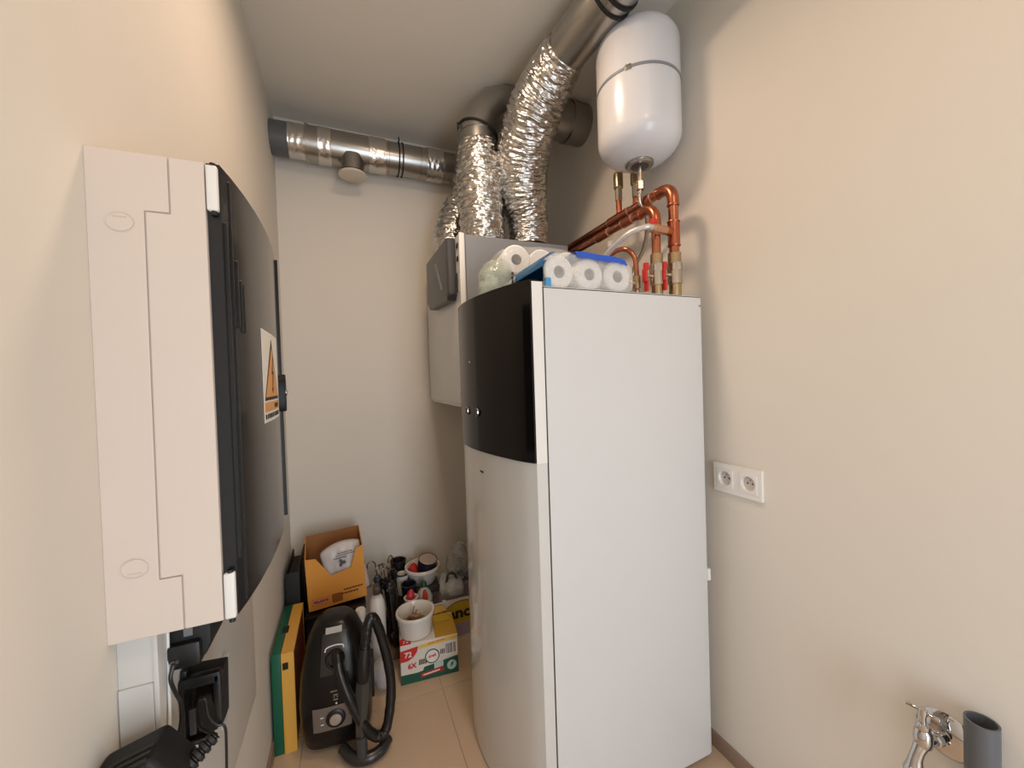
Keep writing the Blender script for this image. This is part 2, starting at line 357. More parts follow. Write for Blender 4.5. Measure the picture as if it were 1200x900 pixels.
# ------------------------------------------------------------------ horizontal duct along the back wall
DY, DZ, DR = 2.48, 2.845, .092
t = Thing('ventilation_duct', 'round galvanised duct running along back wall under the ceiling', 'duct', (.2, DY, DZ))
def dx(x0, x1, r, m, name, parent=None, crink=0, seg=40):
    bm = BM(); n = max(2, int((x1 - x0) / .006)) if crink else 2
    pts = [(x0 + (x1 - x0) * k / (n - 1), DY, DZ) for k in range(n)]
    f = (lambda rr, s, a: rr + crink * noise.noise((math.cos(a) * 3, math.sin(a) * 3 + x0 * 9, s * 60)) + crink * .8 * noise.noise((math.cos(a) * 9, math.sin(a) * 9, s * 110 + x0))) if crink else None
    tube(bm, pts, r, seg, True, f); return t.part(name, bm, m, parent, sharp=50)
dx(XL, -.245, .088, pvc_m, 'plastic_pipe', )
dx(-.247, -.165, .0895, tape, 'tape_wrap', None, .003)
dx(-.165, -.15, .100, steel, 'collar'); dx(-.15, -.10, .094, steel, 'sleeve')
dx(-.10, -.035, .0965, tape, 'tape_wrap', None, .003)
dx(-.035, .17, .094, steel, 'tee_piece')
dx(.165, .26, .0965, tape, 'tape_wrap', None, .003)
dx(.26, .50, .090, steel, 'duct_section'); dx(.50, .60, .0945, tape, 'tape_wrap', None, .003)
dx(.60, .68, .089, steel, 'duct_section')
for x in (.33, .352): 
    bm = BM(); ring_pipe(bm, (x, DY, DZ), (x + .007, DY, DZ), .096, .088); t.part('clamp_ring', bm, rubber)
t.part('clamp_screw', cyl(BM(), (.341, DY - .02, DZ + .08), (.341, DY - .02, DZ + .125), .004, 8), rubber)
for x in (.275, .46):
    bm = BM(); ring_pipe(bm, (x, DY, DZ), (x + .003, DY, DZ), .0925, .088); t.part('seam', bm, copper_f)
bm = BM(); p = spline([(.67, DY, DZ), (.73, DY, DZ - .005), (.775, DY, DZ - .04), (.79, DY, DZ - .1)], 6); tube(bm, p, .094, 32, True, lambda r, s, a: r + .004 * noise.noise((math.cos(a) * 4, math.sin(a) * 4, s * 60))); t.part('elbow', bm, tape)
# capped branch of the tee
bx, by = .075, DY - .03
t.part('branch', cyl(BM(), (bx, by, DZ - .05), (bx, by - .005, DZ - .145), .062, 32), steel)
bm = lathe(BM(), [(.0, 0), (.072, 0), (.078, .004), (.078, .012), (.07, .018), (0, .018)], (bx, by - .005, DZ - .163), (0, 0, 1), 36); v = t.part('valve_cap', bm, mat('valve_cream', (214, 202, 186), .4))
bm = BM(); ring_pipe(bm, (bx, by - .005, DZ - .146), (bx, by - .005, DZ - .141), .07, .055); t.part('seal', bm, rubber, v)

# ------------------------------------------------------------------ foil ducts on the ventilation unit
def crinkle(seed, amp):
    def f(r, s, a):
        c, d = math.cos(a), math.sin(a)
        fold = noise.noise((c * 2.2 + seed, d * 2.2, s * 62)) * 1.0 + noise.noise((c * 5 + seed, d * 5, s * 130 + 3)) * .7 + abs(noise.noise((c * 1.1, d * 1.1 + seed, s * 24))) * 1.1
        return r + amp * (fold + .35 * noise.noise((c * 14, d * 14, s * 40 + seed)))
    return f
def foil_duct(t, pts, radii, seed, amp=.0075, name='foil_sleeve'):
    p = spline(pts, 60); n = len(p); m = len(radii) - 1
    rr = []
    for i in range(n):
        q = i / (n - 1) * m; k = min(int(q), m - 1); u = q - k; u = u * u * (3 - 2 * u); rr.append(radii[k] * (1 - u) + radii[k + 1] * u)
    bm = BM(); tube(bm, p, rr, 110, True, crinkle(seed, amp)); return t.part(name, bm, foil, sharp=180)
# front right duct: up and forward towards the viewer, then metal pipe
t = Thing('foil_duct', 'thick crinkled foil duct bending forward under the ceiling into a grey metal pipe', 'duct', (.93, 1.93, 2.162))
foil_duct(t, [(.93, 1.93, 2.185), (.93, 1.93, 2.32), (.895, 1.90, 2.47), (.868, 1.83, 2.62), (.872, 1.70, 2.76), (.89, 1.58, 2.84), (.907, 1.46, 2.878)], [.098, .102, .122, .13, .128, .112, .092], 2.0)
bm = BM(); tube(bm, [(.902, 1.50, 2.866), (.914, 1.42, 2.882)], .086, 40); t.part('metal_sleeve', bm, steel)
bm = BM(); tube(bm, [(.911, 1.44, 2.88), (.938, 1.26, 2.90), (.955, 1.10, 2.905)], .089, 40); t.part('metal_pipe', bm, steel)
bm = BM(); tube(bm, spline([(.953, 1.12, 2.905), (.955, .8, 2.91), (.955, .35, 2.91)], 4), .085, 40); t.part('metal_pipe', bm, steel)
for y, x in ((1.205, .944), (1.165, .948)):
    bm = BM(); ring_pipe(bm, (x, y, 2.902), (x + .001, y - .01, 2.9025), .096, .084); t.part('rubber_ring', bm, rubber)
t.part('spigot', lathe_open(BM(), [(.085, 0), (.105, 0), (.105, .04), (.085, .04), (.085, 0)], (.93, 1.93, 2.162), (0, 0, 1), 32), black_pl)
# front left duct: up into an elbow that turns into the right wall
t = Thing('foil_duct', 'crinkled foil duct on left of unit joined to a metal elbow into wall', 'duct', (.675, 1.95, 2.162))
foil_duct(t, [(.68, 1.95, 2.165), (.675, 1.95, 2.35), (.672, 1.95, 2.55), (.668, 1.95, 2.70)], [.103, .112, .115, .100], 9.0)
bm = BM(); tube(bm, [(.668, 1.95, 2.69), (.668, 1.95, 2.755)], .097, 40); t.part('metal_sleeve', bm, steel)
bm = BM(); tube(bm, [(.668, 1.95, 2.75), (.668, 1.95, 2.772), (.70, 1.95, 2.84), (.755, 1.95, 2.905), (.83, 1.95, 2.935), (.90, 1.95, 2.94), (1.22, 1.95, 2.94)], .101, 40); t.part('elbow', bm, steel, sharp=25)
bm = BM(); ring_pipe(bm, (.668, 1.95, 2.757), (.671, 1.95, 2.767), .107, .094); c = t.part('clamp_ring', bm, rubber)
t.part('clamp_screw', cyl(BM(), (.56, 1.93, 2.757), (.56, 1.93, 2.785), .006, 8), rubber, c)
bm = BM(); ring_pipe(bm, (1.20, 1.95, 2.94), (1.225, 1.95, 2.94), .110, .098); t.part('collar', bm, steel)
bm = BM(); tube(bm, [(1.22, 1.95, 2.94), (XR, 1.95, 2.94)], .106, 40); t.part('wall_sleeve', bm, steel)
# rear duct
t = Thing('foil_duct', 'crinkled foil duct at the back rising to the horizontal wall duct', 'duct', (.62, 2.33, 2.162))
foil_duct(t, [(.615, 2.34, 2.165), (.62, 2.345, 2.35), (.68, 2.38, 2.52), (.76, 2.44, 2.64), (.79, 2.475, 2.77)], [.10, .11, .11, .108, .098], 21.0)

# ------------------------------------------------------------------ ventilation unit
VX0, VX1, VY0, VY1, VZ0, VZ1 = .49, 1.06, 1.74, 2.52, 1.378, 2.16
t = Thing('ventilation_unit', 'tall grey heat recovery ventilation unit with light front behind the boiler', 'ventilator', (.8, 2.13, VZ0))
t.part('casing', box(BM(), VX0 + .03, VX1, VY0, VY1, VZ0 + .01, VZ1, .004), grey_pl)
f = t.part('front_panel', box(BM(), VX0, VX0 + .028, VY0 - .002, VY1, VZ0, VZ1 + .004, .006, 3), vent_wh)
t.part('edge_trim', box(BM(), VX0 - .001, VX0 + .022, VY0 - .006, VY0 + .001, VZ0 + .02, VZ1 + .004, .002), white_pl, f)
cv = BM(); prism(cv, [(1.80, VZ1 - .0), (2.29, VZ1 + .012), (2.295, VZ1 - .22), (2.24, VZ1 - .265), (1.82, VZ1 - .29), (1.795, VZ1 - .265)], 'x', VX0 - .045, VX0 + .002); bevel_all(cv, .012, 3)
c = t.part('control_cover', cv, dkgrey, f, label='dark grey raised control cover')
bm = BM(); prism(bm, [(2.03, VZ1 - .06), (2.06, VZ1 - .06), (1.93, VZ1 - .22), (1.90, VZ1 - .22)], 'x', VX0 - .0468, VX0 - .044); t.part('stripe', bm, grey_pl, c)
for z in (VZ1 - .035, VZ1 - .095): t.part('slot', box(BM(), VX0 - .003, VX0 + .002, 1.757, 1.785, z - .022, z, .002), black_pl, f)
t.part('silver_tab', box(BM(), VX0 - .006, VX0 + .002, 1.755, 1.785, VZ1 - .26, VZ1 - .17, .004), chrome, f)
t.part('bottom_lip', box(BM(), VX0 + .012, VX1, VY0 + .01, VY1 - .01, VZ0 - .012, VZ0 + .012, .003), white_pl)
t.part('wall_bracket', box(BM(), VX1, XR, VY0 + .25, VY1 - .1, VZ0 + .6, VZ0 + .64), steel)
t.part('wall_bracket', box(BM(), VX1, XR, VY0 + .25, VY1 - .1, VZ0 + .1, VZ0 + .14), steel)
t.part('screw', cyl(BM(), (VX0 + .002, VY0 + .06, VZ0 + .05), (VX0 - .004, VY0 + .06, VZ0 + .05), .008, 14, .001), chrome, f)
t.part('duct_seal', box(BM(), .80, 1.05, 1.80, 2.02, VZ1 - .001, VZ1 + .008, .003), black_pl)

# ------------------------------------------------------------------ boiler
BX0, BX1, BY0, BY1, BZ1 = .578, 1.255, 1.10, 1.715, 1.782
t = Thing('heat_pump_boiler', 'tall white boiler with curved black glass control panel against right wall', 'boiler', (.9, 1.41, 0))
poly = [(BX0, BY0), (BX1 - .02, BY0), (BX1 - .006, BY0 + .005), (BX1, BY0 + .018), (BX1, BY1), (BX0, BY1)]
bm = BM(); prism(bm, poly, 'z', .03, BZ1 - .004); body = t.part('body', bm, enamel)
t.part('top_seal', (lambda b: (prism(b, [(x, y + .001) for x, y in poly], 'z', BZ1 - .004, BZ1 - .001), b)[1])(BM()), black_mt)
t.part('top_plate', (lambda b: (prism(b, [(x, y + .004) for x, y in poly], 'z', BZ1 - .001, BZ1 + .002), b)[1])(BM()), enamel)
for fx in (BX0 + .05, BX1 - .07):
    for fy in (BY0 + .06, BY1 - .06): t.part('foot', cyl(BM(), (fx, fy, 0), (fx, fy, .031), .022, 16), black_pl)
bm = BM(); prism(bm, [(BX1 + .002, .031), (BX1 + .002, .1), (BX1 - .05, .031)], 'y', BY0 - .002, BY0 + .02)
PROF = spline([(.537, BY0 + .003, 0), (.513, 1.15, 0), (.491, 1.22, 0), (.466, 1.32, 0), (.449, 1.42, 0), (.443, 1.50, 0), (.446, 1.58, 0), (.456, 1.65, 0), (.475, BY1 - .003, 0)], 4)
def farc(off, *a): return [(p.x + off, p.y) for p in PROF]
def front(z0, z1, off, m, name, sharp=30):
    a = farc(off); bm = BM(); prism(bm, [(BX0 - .004, BY1 - .003), (BX0 - .004, BY0 + .003)] + a, 'z', z0, z1)
    return t.part(name, bm, m, sharp=sharp)
low = front(.012, 1.228, 0, enamel_gl, 'front_door')
bm = BM(); prism(bm, [(BX0 - .004, BY0 + .0025), (.537, BY0 + .0025), (.537, BY0 + .03), (BX0 - .004, BY0 + .03)], 'z', 1.228, 1.797); t.part('edge_trim', bm, white_pl)
a = farc(-.006); a2 = [(x + .03, y) for x, y in a]
bm = BM(); prism(bm, a + a2[::-1], 'z', 1.231, 1.802); pan = t.part('control_panel', bm, black_gl, sharp=30, label='curved glossy black control panel')
def fx_at(y): 
    b = min(range(len(a)), key=lambda i: abs(a[i][1] - y)); return a[b][0]
for y, r in ((1.50, .014), (1.405, .015)):
    x = fx_at(y); k = t.part('knob', lathe(BM(), [(r, 0), (r, .004), (r * .85, .010), (r * .5, .012), (0, .012)], (x + .002, y, 1.376), (-1, .1, 0), 24), black_pl, pan)
    bm = BM(); lathe_open(bm, [(r * .95, .002), (r * 1.12, .002), (r * 1.12, .006), (r * .95, .006), (r * .95, .002)], (x, y, 1.376), (-1, .1, 0), 24); t.part('knob_ring', bm, chrome, k)
t.part('indicator_light', cyl(BM(), (fx_at(1.465) + .002, 1.465, 1.565), (fx_at(1.465) - .001, 1.465, 1.565), .0035, 10), white_m, pan)
x = min(farc(0), key=lambda p: abs(p[1] - 1.40))[0]
t.part('badge', box(BM(), x - .003, x + .004, 1.385, 1.415, 1.150, 1.157, .001, 1), ink, low)
t.part('gasket', box(BM(), BX0 - .0045, BX0 + .0005, BY0 + .004, BY0 + .02, .03, BZ1), black_mt)
t.part('screw', cyl(BM(), (BX1 - .018, BY0 + .001, BZ1 - .035), (BX1 - .018, BY0 - .002, BZ1 - .035), .004, 10), steel)
t.part('side_clip', box(BM(), BX1 - .012, BX1 + .004, BY0 - .004, BY0 + .015, .70, .745, .004), white_pl)

# ------------------------------------------------------------------ expansion tank
TX, TY, TR, TZ0, TZ1 = 1.137, 1.29, .163, 2.355, 2.885
t = Thing('expansion_tank', 'white expansion vessel strapped high on the right wall above copper pipes', 'tank', (TX, TY, TZ0))
prof = [(0, 0)]
for k in range(1, 9): q = k / 8 * PI / 2; prof.append((TR * math.sin(q) ** .8, .10 * (1 - math.cos(q))))
for k in range(8, -1, -1): q = k / 8 * PI / 2; prof.append((TR * math.sin(q) ** .75 if k else 0, TZ1 - TZ0 - .085 * (1 - math.cos(q))))
t.part('vessel', lathe(BM(), prof, (TX, TY, TZ0), (0, 0, 1), 56), tank_m, sharp=60)
bm = BM(); lathe_open(bm, [(TR - .001, 0), (TR + .0025, 0), (TR + .0025, .010), (TR - .001, .010), (TR - .001, 0)], (TX, TY, 2.637), (.0, 0, 1), 56); s = t.part('strap', bm, grey_pl, label='grey metal strap')
t.part('strap_buckle', box(BM(), -.012, .012, -.006, .006, -.010, .010, .002, 2, Matrix.Translation((TX - TR * .78, TY - TR * .66 + .01, 2.642)) @ Matrix.Rotation(-.9, 4, 'Z')), steel, s)
t.part('wall_bracket', box(BM(), TX + TR - .02, XR, TY - .03, TY + .03, 2.60, 2.68), steel)
f = t.part('flange', lathe(BM(), [(0, -.004), (.05, -.004), (.056, .002), (.056, .012), (.03, .02), (0, .02)], (TX, TY, TZ0 - .006), (0, 0, 1), 32), steel)
t.part('flange_recess', lathe(BM(), [(0, -.007), (.03, -.007), (.036, -.004), (0, -.003)], (TX, TY, TZ0 - .006), (0, 0, 1), 24), dkgrey, f)
t.part('nozzle', cyl(BM(), (TX, TY, TZ0 - .075), (TX, TY, TZ0), .011, 16), nickel)
t.part('nut', cyl(BM(), (TX, TY, TZ0 - .105), (TX, TY, TZ0 - .07), .017, 6, .002), nickel)
bm = BM(); tube(bm, spline([(TX, TY, TZ0 - .10), (TX + .005, TY + .01, TZ0 - .15), (TX + .06, TY + .03, TZ0 - .21), (TX + .10, TY + .1, TZ0 - .30), (TX + .10, TY + .17, TZ0 - .38), (TX + .09, TY + .2, TZ0 - .55)], 10), .009, 12, True, lambda r, s, a: r + .0008 * math.sin(s * 900)); t.part('braided_hose', bm, nickel)

# ------------------------------------------------------------------ copper pipes
def fit(t, name, a, b, r, m=None, par=None): return t.part(name, cyl(BM(), a, b, r, 20, .0015), m or copper_f, par)
def bead(t, p, d, r, m=None):
    p = Vector(p); d = Vector(d).normalized(); bm = BM(); lathe_open(bm, [(r - .001, -.0025), (r + .0022, -.0025), (r + .003, 0), (r + .0022, .0025), (r - .001, .0025), (r - .001, -.0025)], p, d, 20); t.part('solder_ring', bm, m or solder)
def copper_run(name, label, X, Yv, Zh, r, yend, tees, valve_z):
    t = Thing(name, label, 'pipe', (X, Yv, BZ1))
    e = .055
    bm = BM(); tube(bm, [(X, Yv, BZ1 + .0), (X, Yv, Zh - e)], r, 20); t.part('riser', bm, copper)
    arc = [(X, Yv + e - e * math.cos(a), Zh - e + e * math.sin(a)) for a in [k * PI / 2 / 8 for k in range(9)]]
    bm = BM(); tube(bm, [(X, Yv, Zh - e - .022)] + arc + [(X, Yv + e + .022, Zh)], r + .003, 20); t.part('elbow', bm, copper_f)
    bm = BM(); tube(bm, [(X, Yv + e, Zh), (X, yend, Zh)], r, 20); t.part('long_pipe', bm, copper)
    bead(t, (X, Yv, Zh - e - .022), (0, 0, 1), r + .002, copper_f); bead(t, (X, Yv + e + .022, Zh), (0, 1, 0), r + .002, copper_f)
    for y0, y1 in tees:
        fit(t, 'tee', (X, y0, Zh), (X, y1, Zh), r + .0035); bead(t, (X, y0, Zh), (0, 1, 0), r + .001); bead(t, (X, y1, Zh), (0, 1, 0), r + .001)
    # valve on the riser
    z = valve_z
    fit(t, 'pipe_union', (X, Yv, z + .075), (X, Yv, z + .115), r + .006, brass)
    v = fit(t, 'ball_valve', (X, Yv, z - .005), (X, Yv, z + .078), r + .008, nickel)
    t.part('valve_nut', cyl(BM(), (X, Yv, z + .045), (X, Yv, z + .075), r + .011, 6, .002), nickel, v)
    fit(t, 'pipe_union', (X, Yv, z - .05), (X, Yv, z - .004), r + .004, brass)
    hx = X - .052
    t.part('valve_stem', cyl(BM(), (X - .02, Yv, z + .03), (hx, Yv, z + .03), .007, 12), nickel, v)
    bm = BM(); box(bm, hx - .012, hx, Yv - .011, Yv + .011, z + .005, z + .055, .005); box(bm, hx - .008, hx + .010, Yv - .008, Yv + .008, z + .048, z + .078, .005); box(bm, hx - .004, hx + .006, Yv - .010, Yv + .010, z - .03, z + .012, .005)
    t.part('valve_handle', bm, red_pl, v, label='red butterfly handle')
    return t
r1 = .0185
t = copper_run('copper_pipe', 'upper copper pipe with elbow running from boiler back along right wall', 1.175, 1.155, 2.215, r1, 2.45, ((1.265, 1.30), (1.405, 1.545)), 1.842)
for z in (2.075, 1.985): bead(t, (1.175, 1.155, z), (0, 0, 1), r1 + .003, copper_f)
fit(t, 'tee', (1.175, 1.155, 1.985), (1.175, 1.155, 2.075), r1 + .0035)
fit(t, 'side_branch', (1.175, 1.155, 2.035), (1.125, 1.150, 2.035), .0155); fit(t, 'hose_union', (1.128, 1.15, 2.035), (1.058, 1.143, 2.035), .0175, mat('rose_brass', (206, 168, 142), .3, metal=1))
bm = BM(); tube(bm, spline([(1.06, 1.143, 2.035), (1.03, 1.145, 2.036), (.985, 1.20, 2.018), (.955, 1.29, 1.965), (.965, 1.345, 1.915), (.998, 1.385, 1.85), (1.0, 1.39, 1.786)], 8), .0105, 14, True, lambda r, s, a: r + .0006 * math.sin(s * 1200)); t.part('flexible_hose', bm, mat('hose_grey', (206, 202, 196), .35, metal=.5), label='pale grey flexible hose')
t = copper_run('copper_pipe', 'lower copper pipe beneath the other one beside the right wall', 1.105, 1.175, 2.137, .0165, 2.45, ((1.30, 1.36), (1.46, 1.55)), 1.838)
fit(t, 'plug_cap', (1.105, 1.285, 2.137), (1.098, 1.245, 2.125), .0165)
t.part('red_cap', cyl(BM(), (1.085, 1.168, 2.055), (1.085, 1.168, 2.08), .015, 12, .003), red_pl)
for nm, X, Y, Z, lab in (('air_vent', 1.175, 1.475, 2.215, 'brass automatic air vent on the upper copper pipe, nearer the foil ducts'), ('air_vent', 1.225, 1.42, 2.215, 'darker brass air vent half hidden beside the tank nozzle')):
    t = Thing(nm, lab, 'valve', (X, Y, Z), group='brass air vents')
    z = Z + (.0 if X < 1.2 else .0)
    t.part('stub', cyl(BM(), (X, Y, z + .012), (X, Y, z + .085), .013, 16), copper_f)
    t.part('adapter_nut', cyl(BM(), (X, Y, z + .075), (X, Y, z + .13), .0155, 8, .002), nickel)
    t.part('vent_body', lathe(BM(), [(.016, 0), (.021, .006), (.021, .066), (.017, .074), (0, .076)], (X, Y, z + .128), (0, 0, 1), 20), brass)
    t.part('cap', cyl(BM(), (X, Y, z + .20), (X, Y, z + .222), .007, 12, .002), black_pl)
# thin copper loop and small valve
t = Thing('thin_copper_pipe', 'thin copper pipe bent in a small loop behind the toilet roll pack', 'pipe', (1.06, 1.23, BZ1))
bm = BM(); tube(bm, spline([(1.055, 1.23, BZ1), (1.055, 1.23, 1.9), (1.05, 1.235, 1.955), (1.03, 1.26, 1.99), (1.02, 1.32, 1.995), (1.02, 1.40, 1.97), (1.02, 1.5, 1.93), (1.02, 1.55, 1.86), (1.02, 1.56, 1.79)], 8), .0095, 14); t.part('pipe', bm, copper)
fit(t, 'compression_nut', (1.055, 1.23, 1.83), (1.055, 1.23, 1.88), .0145, brass); fit(t, 'compression_nut', (1.055, 1.23, BZ1), (1.055, 1.23, 1.825), .0125, nickel)
fit(t, 'side_valve', (1.05, 1.23, 1.85), (1.015, 1.235, 1.865), .010, brass); fit(t, 'drain_cap', (1.02, 1.235, 1.862), (1.0, 1.235, 1.868), .011, red_pl)
t = Thing('grey_hose_pipe', 'thin grey and steel pipes dropping to boiler behind the copper loop', 'pipe', (1.1, 1.42, BZ1))
for xx, rr, m in ((1.06, .007, rubber), (1.085, .014, nickel)):
    bm = BM(); tube(bm, [(xx, 1.42, BZ1 + .002), (xx, 1.42, 1.985)], rr, 12); t.part('pipe', bm, m)
t.part('funnel', lathe(BM(), [(.012, 0), (.03, .02), (.03, .026), (0, .026)], (1.085, 1.42, 1.975), (0, 0, 1), 20), nickel)
solo('white_conduit', cyl(BM(), (XR - .02, 1.70, 1.0), (XR - .02, 1.70, 2.19), .0185, 18), white_pl, 'white plastic conduit running up the right wall behind copper pipes', 'conduit', (XR - .02, 1.70, 1.0))

# ------------------------------------------------------------------ toilet roll packs on the boiler
def roll(t, c, d, r, L, lab=None):
    bm = BM(); c = Vector(c); d = Vector(d).normalized()
    lathe_open(bm, [(.021, 0), (.022, .001), (r - .006, 0), (r, .006), (r, L - .006), (r - .006, L), (.021, L), (.021, 0)], c, d, 32)
    o = t.part('paper_roll', bm, paper)
    bm = BM(); lathe_open(bm, [(.0195, .003), (.0212, .003), (.0212, L - .003), (.0195, L - .003), (.0195, .003)], c, d, 24); t.part('core', bm, core_m, o)
    return o
ZT = BZ1 + .003
t = Thing('toilet_roll_pack', 'clear and blue plastic pack of toilet rolls on front edge of boiler top', 'toilet paper', (.8, 1.24, ZT))
RR = .056
for i in range(3):
    for j in range(2): roll(t, (.662 + i * .118, 1.145 + j * .115, ZT + RR + .004), (0, 1, 0), RR, .108)
def wrap_profile(x0, x1, z0, z1, rad, n=6):
    P = []
    for cx, cz, a0 in ((x1 - rad, z0 + rad * .5, -90), (x1 - rad, z1 - rad, 0), (x0 + rad, z1 - rad, 90), (x0 + rad, z0 + rad * .5, 180)):
        rz = rad * .5 if a0 in (-90, 180) else rad
        for k in range(n + 1):
            a = math.radians(a0 + 90 * k / n); P.append((cx + rad * math.cos(a), cz + rz * math.sin(a)))
    return P
def wrap(bm, prof, y0, y1, amp, seed, n=16):
    rings = []
    for j in range(n + 1):
        y = y0 + (y1 - y0) * j / n; ring = []
        for (x, z) in prof:
            q = noise.noise((x * 22 + seed, y * 22, z * 22)) * amp
            ring.append(bm.verts.new((x + q, y, max(ZT + .001, z + q))))
        rings.append(ring)
    m = len(prof)
    for A, C in zip(rings, rings[1:]):
        for k in range(m): bm.faces.new((A[k], A[(k + 1) % m], C[(k + 1) % m], C[k]))
    return bm
pf = wrap_profile(.603, .960, ZT, ZT + .122, .05)
w0 = t.part('plastic_wrap', wrap(BM(), pf, 1.138, 1.37, .004, 1), clear, sharp=180)
bm = BM(); prism(bm, [(x, z) for x, z in wrap_profile(.606, .957, ZT + .002, ZT + .119, .05)], 'y', 1.1375, 1.1385); t.part('end_film', bm, film('end_film', (238, 236, 234), .26), w0)
# blue printed bands of the wrapper
bm = BM(); tp = [(.715 + (.92 - .715) * k / 10) for k in range(11)]
V = []
for j in range(9):
    y = 1.129 + .23 * max(j - 1, 0) / 8; V.append([bm.verts.new((x + .012 * (j == 0), y, ZT + .128 - (.020 if j == 0 else 0) - .012 * (k / 10) ** 3 + .0015 * math.sin(k))) for k, x in enumerate(tp)])
for A, C in zip(V, V[1:]):
    for k in range(10): bm.faces.new((A[k], A[k + 1], C[k + 1], C[k]))
bmesh.ops.recalc_face_normals(bm, faces=bm.faces); t.part('blue_band', bm, blue_film, w0)
bm = BM(); side = [p for p in wrap_profile(.598, .965, ZT, ZT + .125, .052) if p[0] < .665 and p[1] > ZT + .02]
V = [[bm.verts.new((x, 1.14 + .235 * j / 6, z)) for x, z in side] for j in range(7)]
for A, C in zip(V, V[1:]):
    for k in range(len(side) - 1): bm.faces.new((A[k], A[k + 1], C[k + 1], C[k]))
bmesh.ops.solidify(bm, geom=bm.faces[:], thickness=.0008); t.part('blue_side', bm, blue_film2, w0)
bm = BM(); box(bm, .602, .622, 1.128, 1.142, ZT + .001, ZT + .035, .004); t.part('blue_knot', bm, blue_film2, w0)
# second pack, farther back, tied end hanging over the front
t = Thing('toilet_roll_pack', 'crumpled clear and green plastic pack of toilet rolls behind the blue one', 'toilet paper', (.75, 1.5, ZT))
for i in range(3):
    for k in range(2):
        roll(t, (.648 + i * .122 - .02 * k, 1.415 + (.02 if i else 0), ZT + .06 + k * .116), (.12, 1, 0), .058, .11)
def blob(bm, c, rx, ry, rz, seed, amp, freq=14, nu=40, nv=24, zmin=None, sharp=1.0):
    V = []
    for i in range(nv + 1):
        th = PI * i / nv; row = []
        for k in range(nu):
            ph = 2 * PI * k / nu
            d = Vector((math.sin(th) * math.cos(ph), math.sin(th) * math.sin(ph), math.cos(th)))
            e = Vector([math.copysign(abs(q) ** sharp, q) for q in d])
            p = Vector((c[0] + rx * e.x, c[1] + ry * e.y, c[2] + rz * e.z))
            nn = noise.noise(p * freq + Vector((seed, 0, 0))) + .6 * abs(noise.noise(p * freq * 2.3 + Vector((0, seed, 0))))
            p += d * amp * nn
            if zmin is not None: p.z = max(p.z, zmin)
            row.append(bm.verts.new(p))
        V.append(row)
    for A, C in zip(V, V[1:]):
        for k in range(nu): bm.faces.new((A[k], A[(k + 1) % nu], C[(k + 1) % nu], C[k]))
    bmesh.ops.remove_doubles(bm, verts=bm.verts, dist=1e-5)
    return bm
w1 = t.part('plastic_wrap', blob(BM(), (.765, 1.485, ZT + .118), .22, .10, .122, 4, .008, 16, 56, 30, ZT + .001, .55), clear, sharp=180)
t.part('printed_end', blob(BM(), (.555, 1.46, ZT + .10), .062, .075, .075, 9, .014, 20, 40, 24, ZT + .001, .8), clear_pr, w1, sharp=180)
t.part('tied_tail', blob(BM(), (.515, 1.42, ZT + .055), .035, .045, .05, 13, .018, 30, 36, 20, ZT + .001), clear_pr, w1, sharp=180)
for y, z in ((1.405, .088), (1.402, .105), (1.404, .074)): t.part('print_mark', box(BM(), .592, .60, y - .02, y - .016, ZT + z, ZT + z + .012, .001, 1), dkgrey, w1)

# ------------------------------------------------------------------ right wall: socket, tap, pipe
t = Thing('wall_socket', 'white double power socket on the right wall beside the boiler', 'socket', (XR, 1.01, 1.097))
def rr_poly(y0, y1, z0, z1, r, n=5):
    P = []
    for cy, cz, a0 in ((y1 - r, z0 + r, -90), (y1 - r, z1 - r, 0), (y0 + r, z1 - r, 90), (y0 + r, z0 + r, 180)):
        for k in range(n + 1): a = math.radians(a0 + 90 * k / n); P.append((cy + r * math.cos(a), cz + r * math.sin(a)))
    return P
bm = BM()
for a0, a1, c0, c1 in ((1.0905, 1.107, 1.042, 1.150), (.9975, 1.0255, 1.0625, 1.1295), (.916, .9325, 1.042, 1.150), (.9325, 1.0905, 1.1295, 1.150), (.9325, 1.0905, 1.042, 1.0625)): box(bm, XR - .011, XR, a0, a1, c0, c1)
bmesh.ops.remove_doubles(bm, verts=bm.verts, dist=1e-5)
fr = t.part('frame', bm, white_pl)
for yc in (1.058, .965):
    # insert plate with a round well
    bm = BM(); n = 32; r = .027
    sq = []; 
    for k in range(n):
        a = 2 * PI * k / n; c_, s_ = math.cos(a), math.sin(a); q = max(abs(c_), abs(s_)); sq.append((yc + .0325 * c_ / q, 1.096 + .0335 * s_ / q))
    ci = [(yc + r * math.cos(2 * PI * k / n), 1.096 + r * math.sin(2 * PI * k / n)) for k in range(n)]
    x0 = XR - .0135
    A = [bm.verts.new((x0, *p)) for p in sq]; C = [bm.verts.new((x0, *p)) for p in ci]; Dn = [bm.verts.new((XR - .0005, yc + (p[0] - yc) * .92, 1.096 + (p[1] - 1.096) * .92)) for p in ci]; E0 = [bm.verts.new((XR - .010, *p)) for p in sq]
    fs = []
    for k in range(n):
        k2 = (k + 1) % n
        fs += [bm.faces.new((A[k], A[k2], C[k2], C[k])), bm.faces.new((C[k], C[k2], Dn[k2], Dn[k])), bm.faces.new((A[k], E0[k], E0[k2], A[k2]))]
    ins = t.part('socket_insert', bm, white_pl)
    t.part('well_floor', cyl(BM(), (XR - .0012, yc, 1.096), (XR - .0002, yc, 1.096), .0262, 32), mat('well_grey', (206, 200, 192), .45), ins)
    for dy, dz in ((.0095, 0), (-.0095, 0)):
        t.part('pin_hole', cyl(BM(), (XR - .0016, yc + dy, 1.096 + dz), (XR - .0011, yc + dy, 1.096 + dz), .0032, 12), black_mt, ins)
    t.part('earth_pin', cyl(BM(), (XR - .001, yc, 1.1085), (XR - .012, yc, 1.1085), .0024, 10, .0006), chrome, ins)
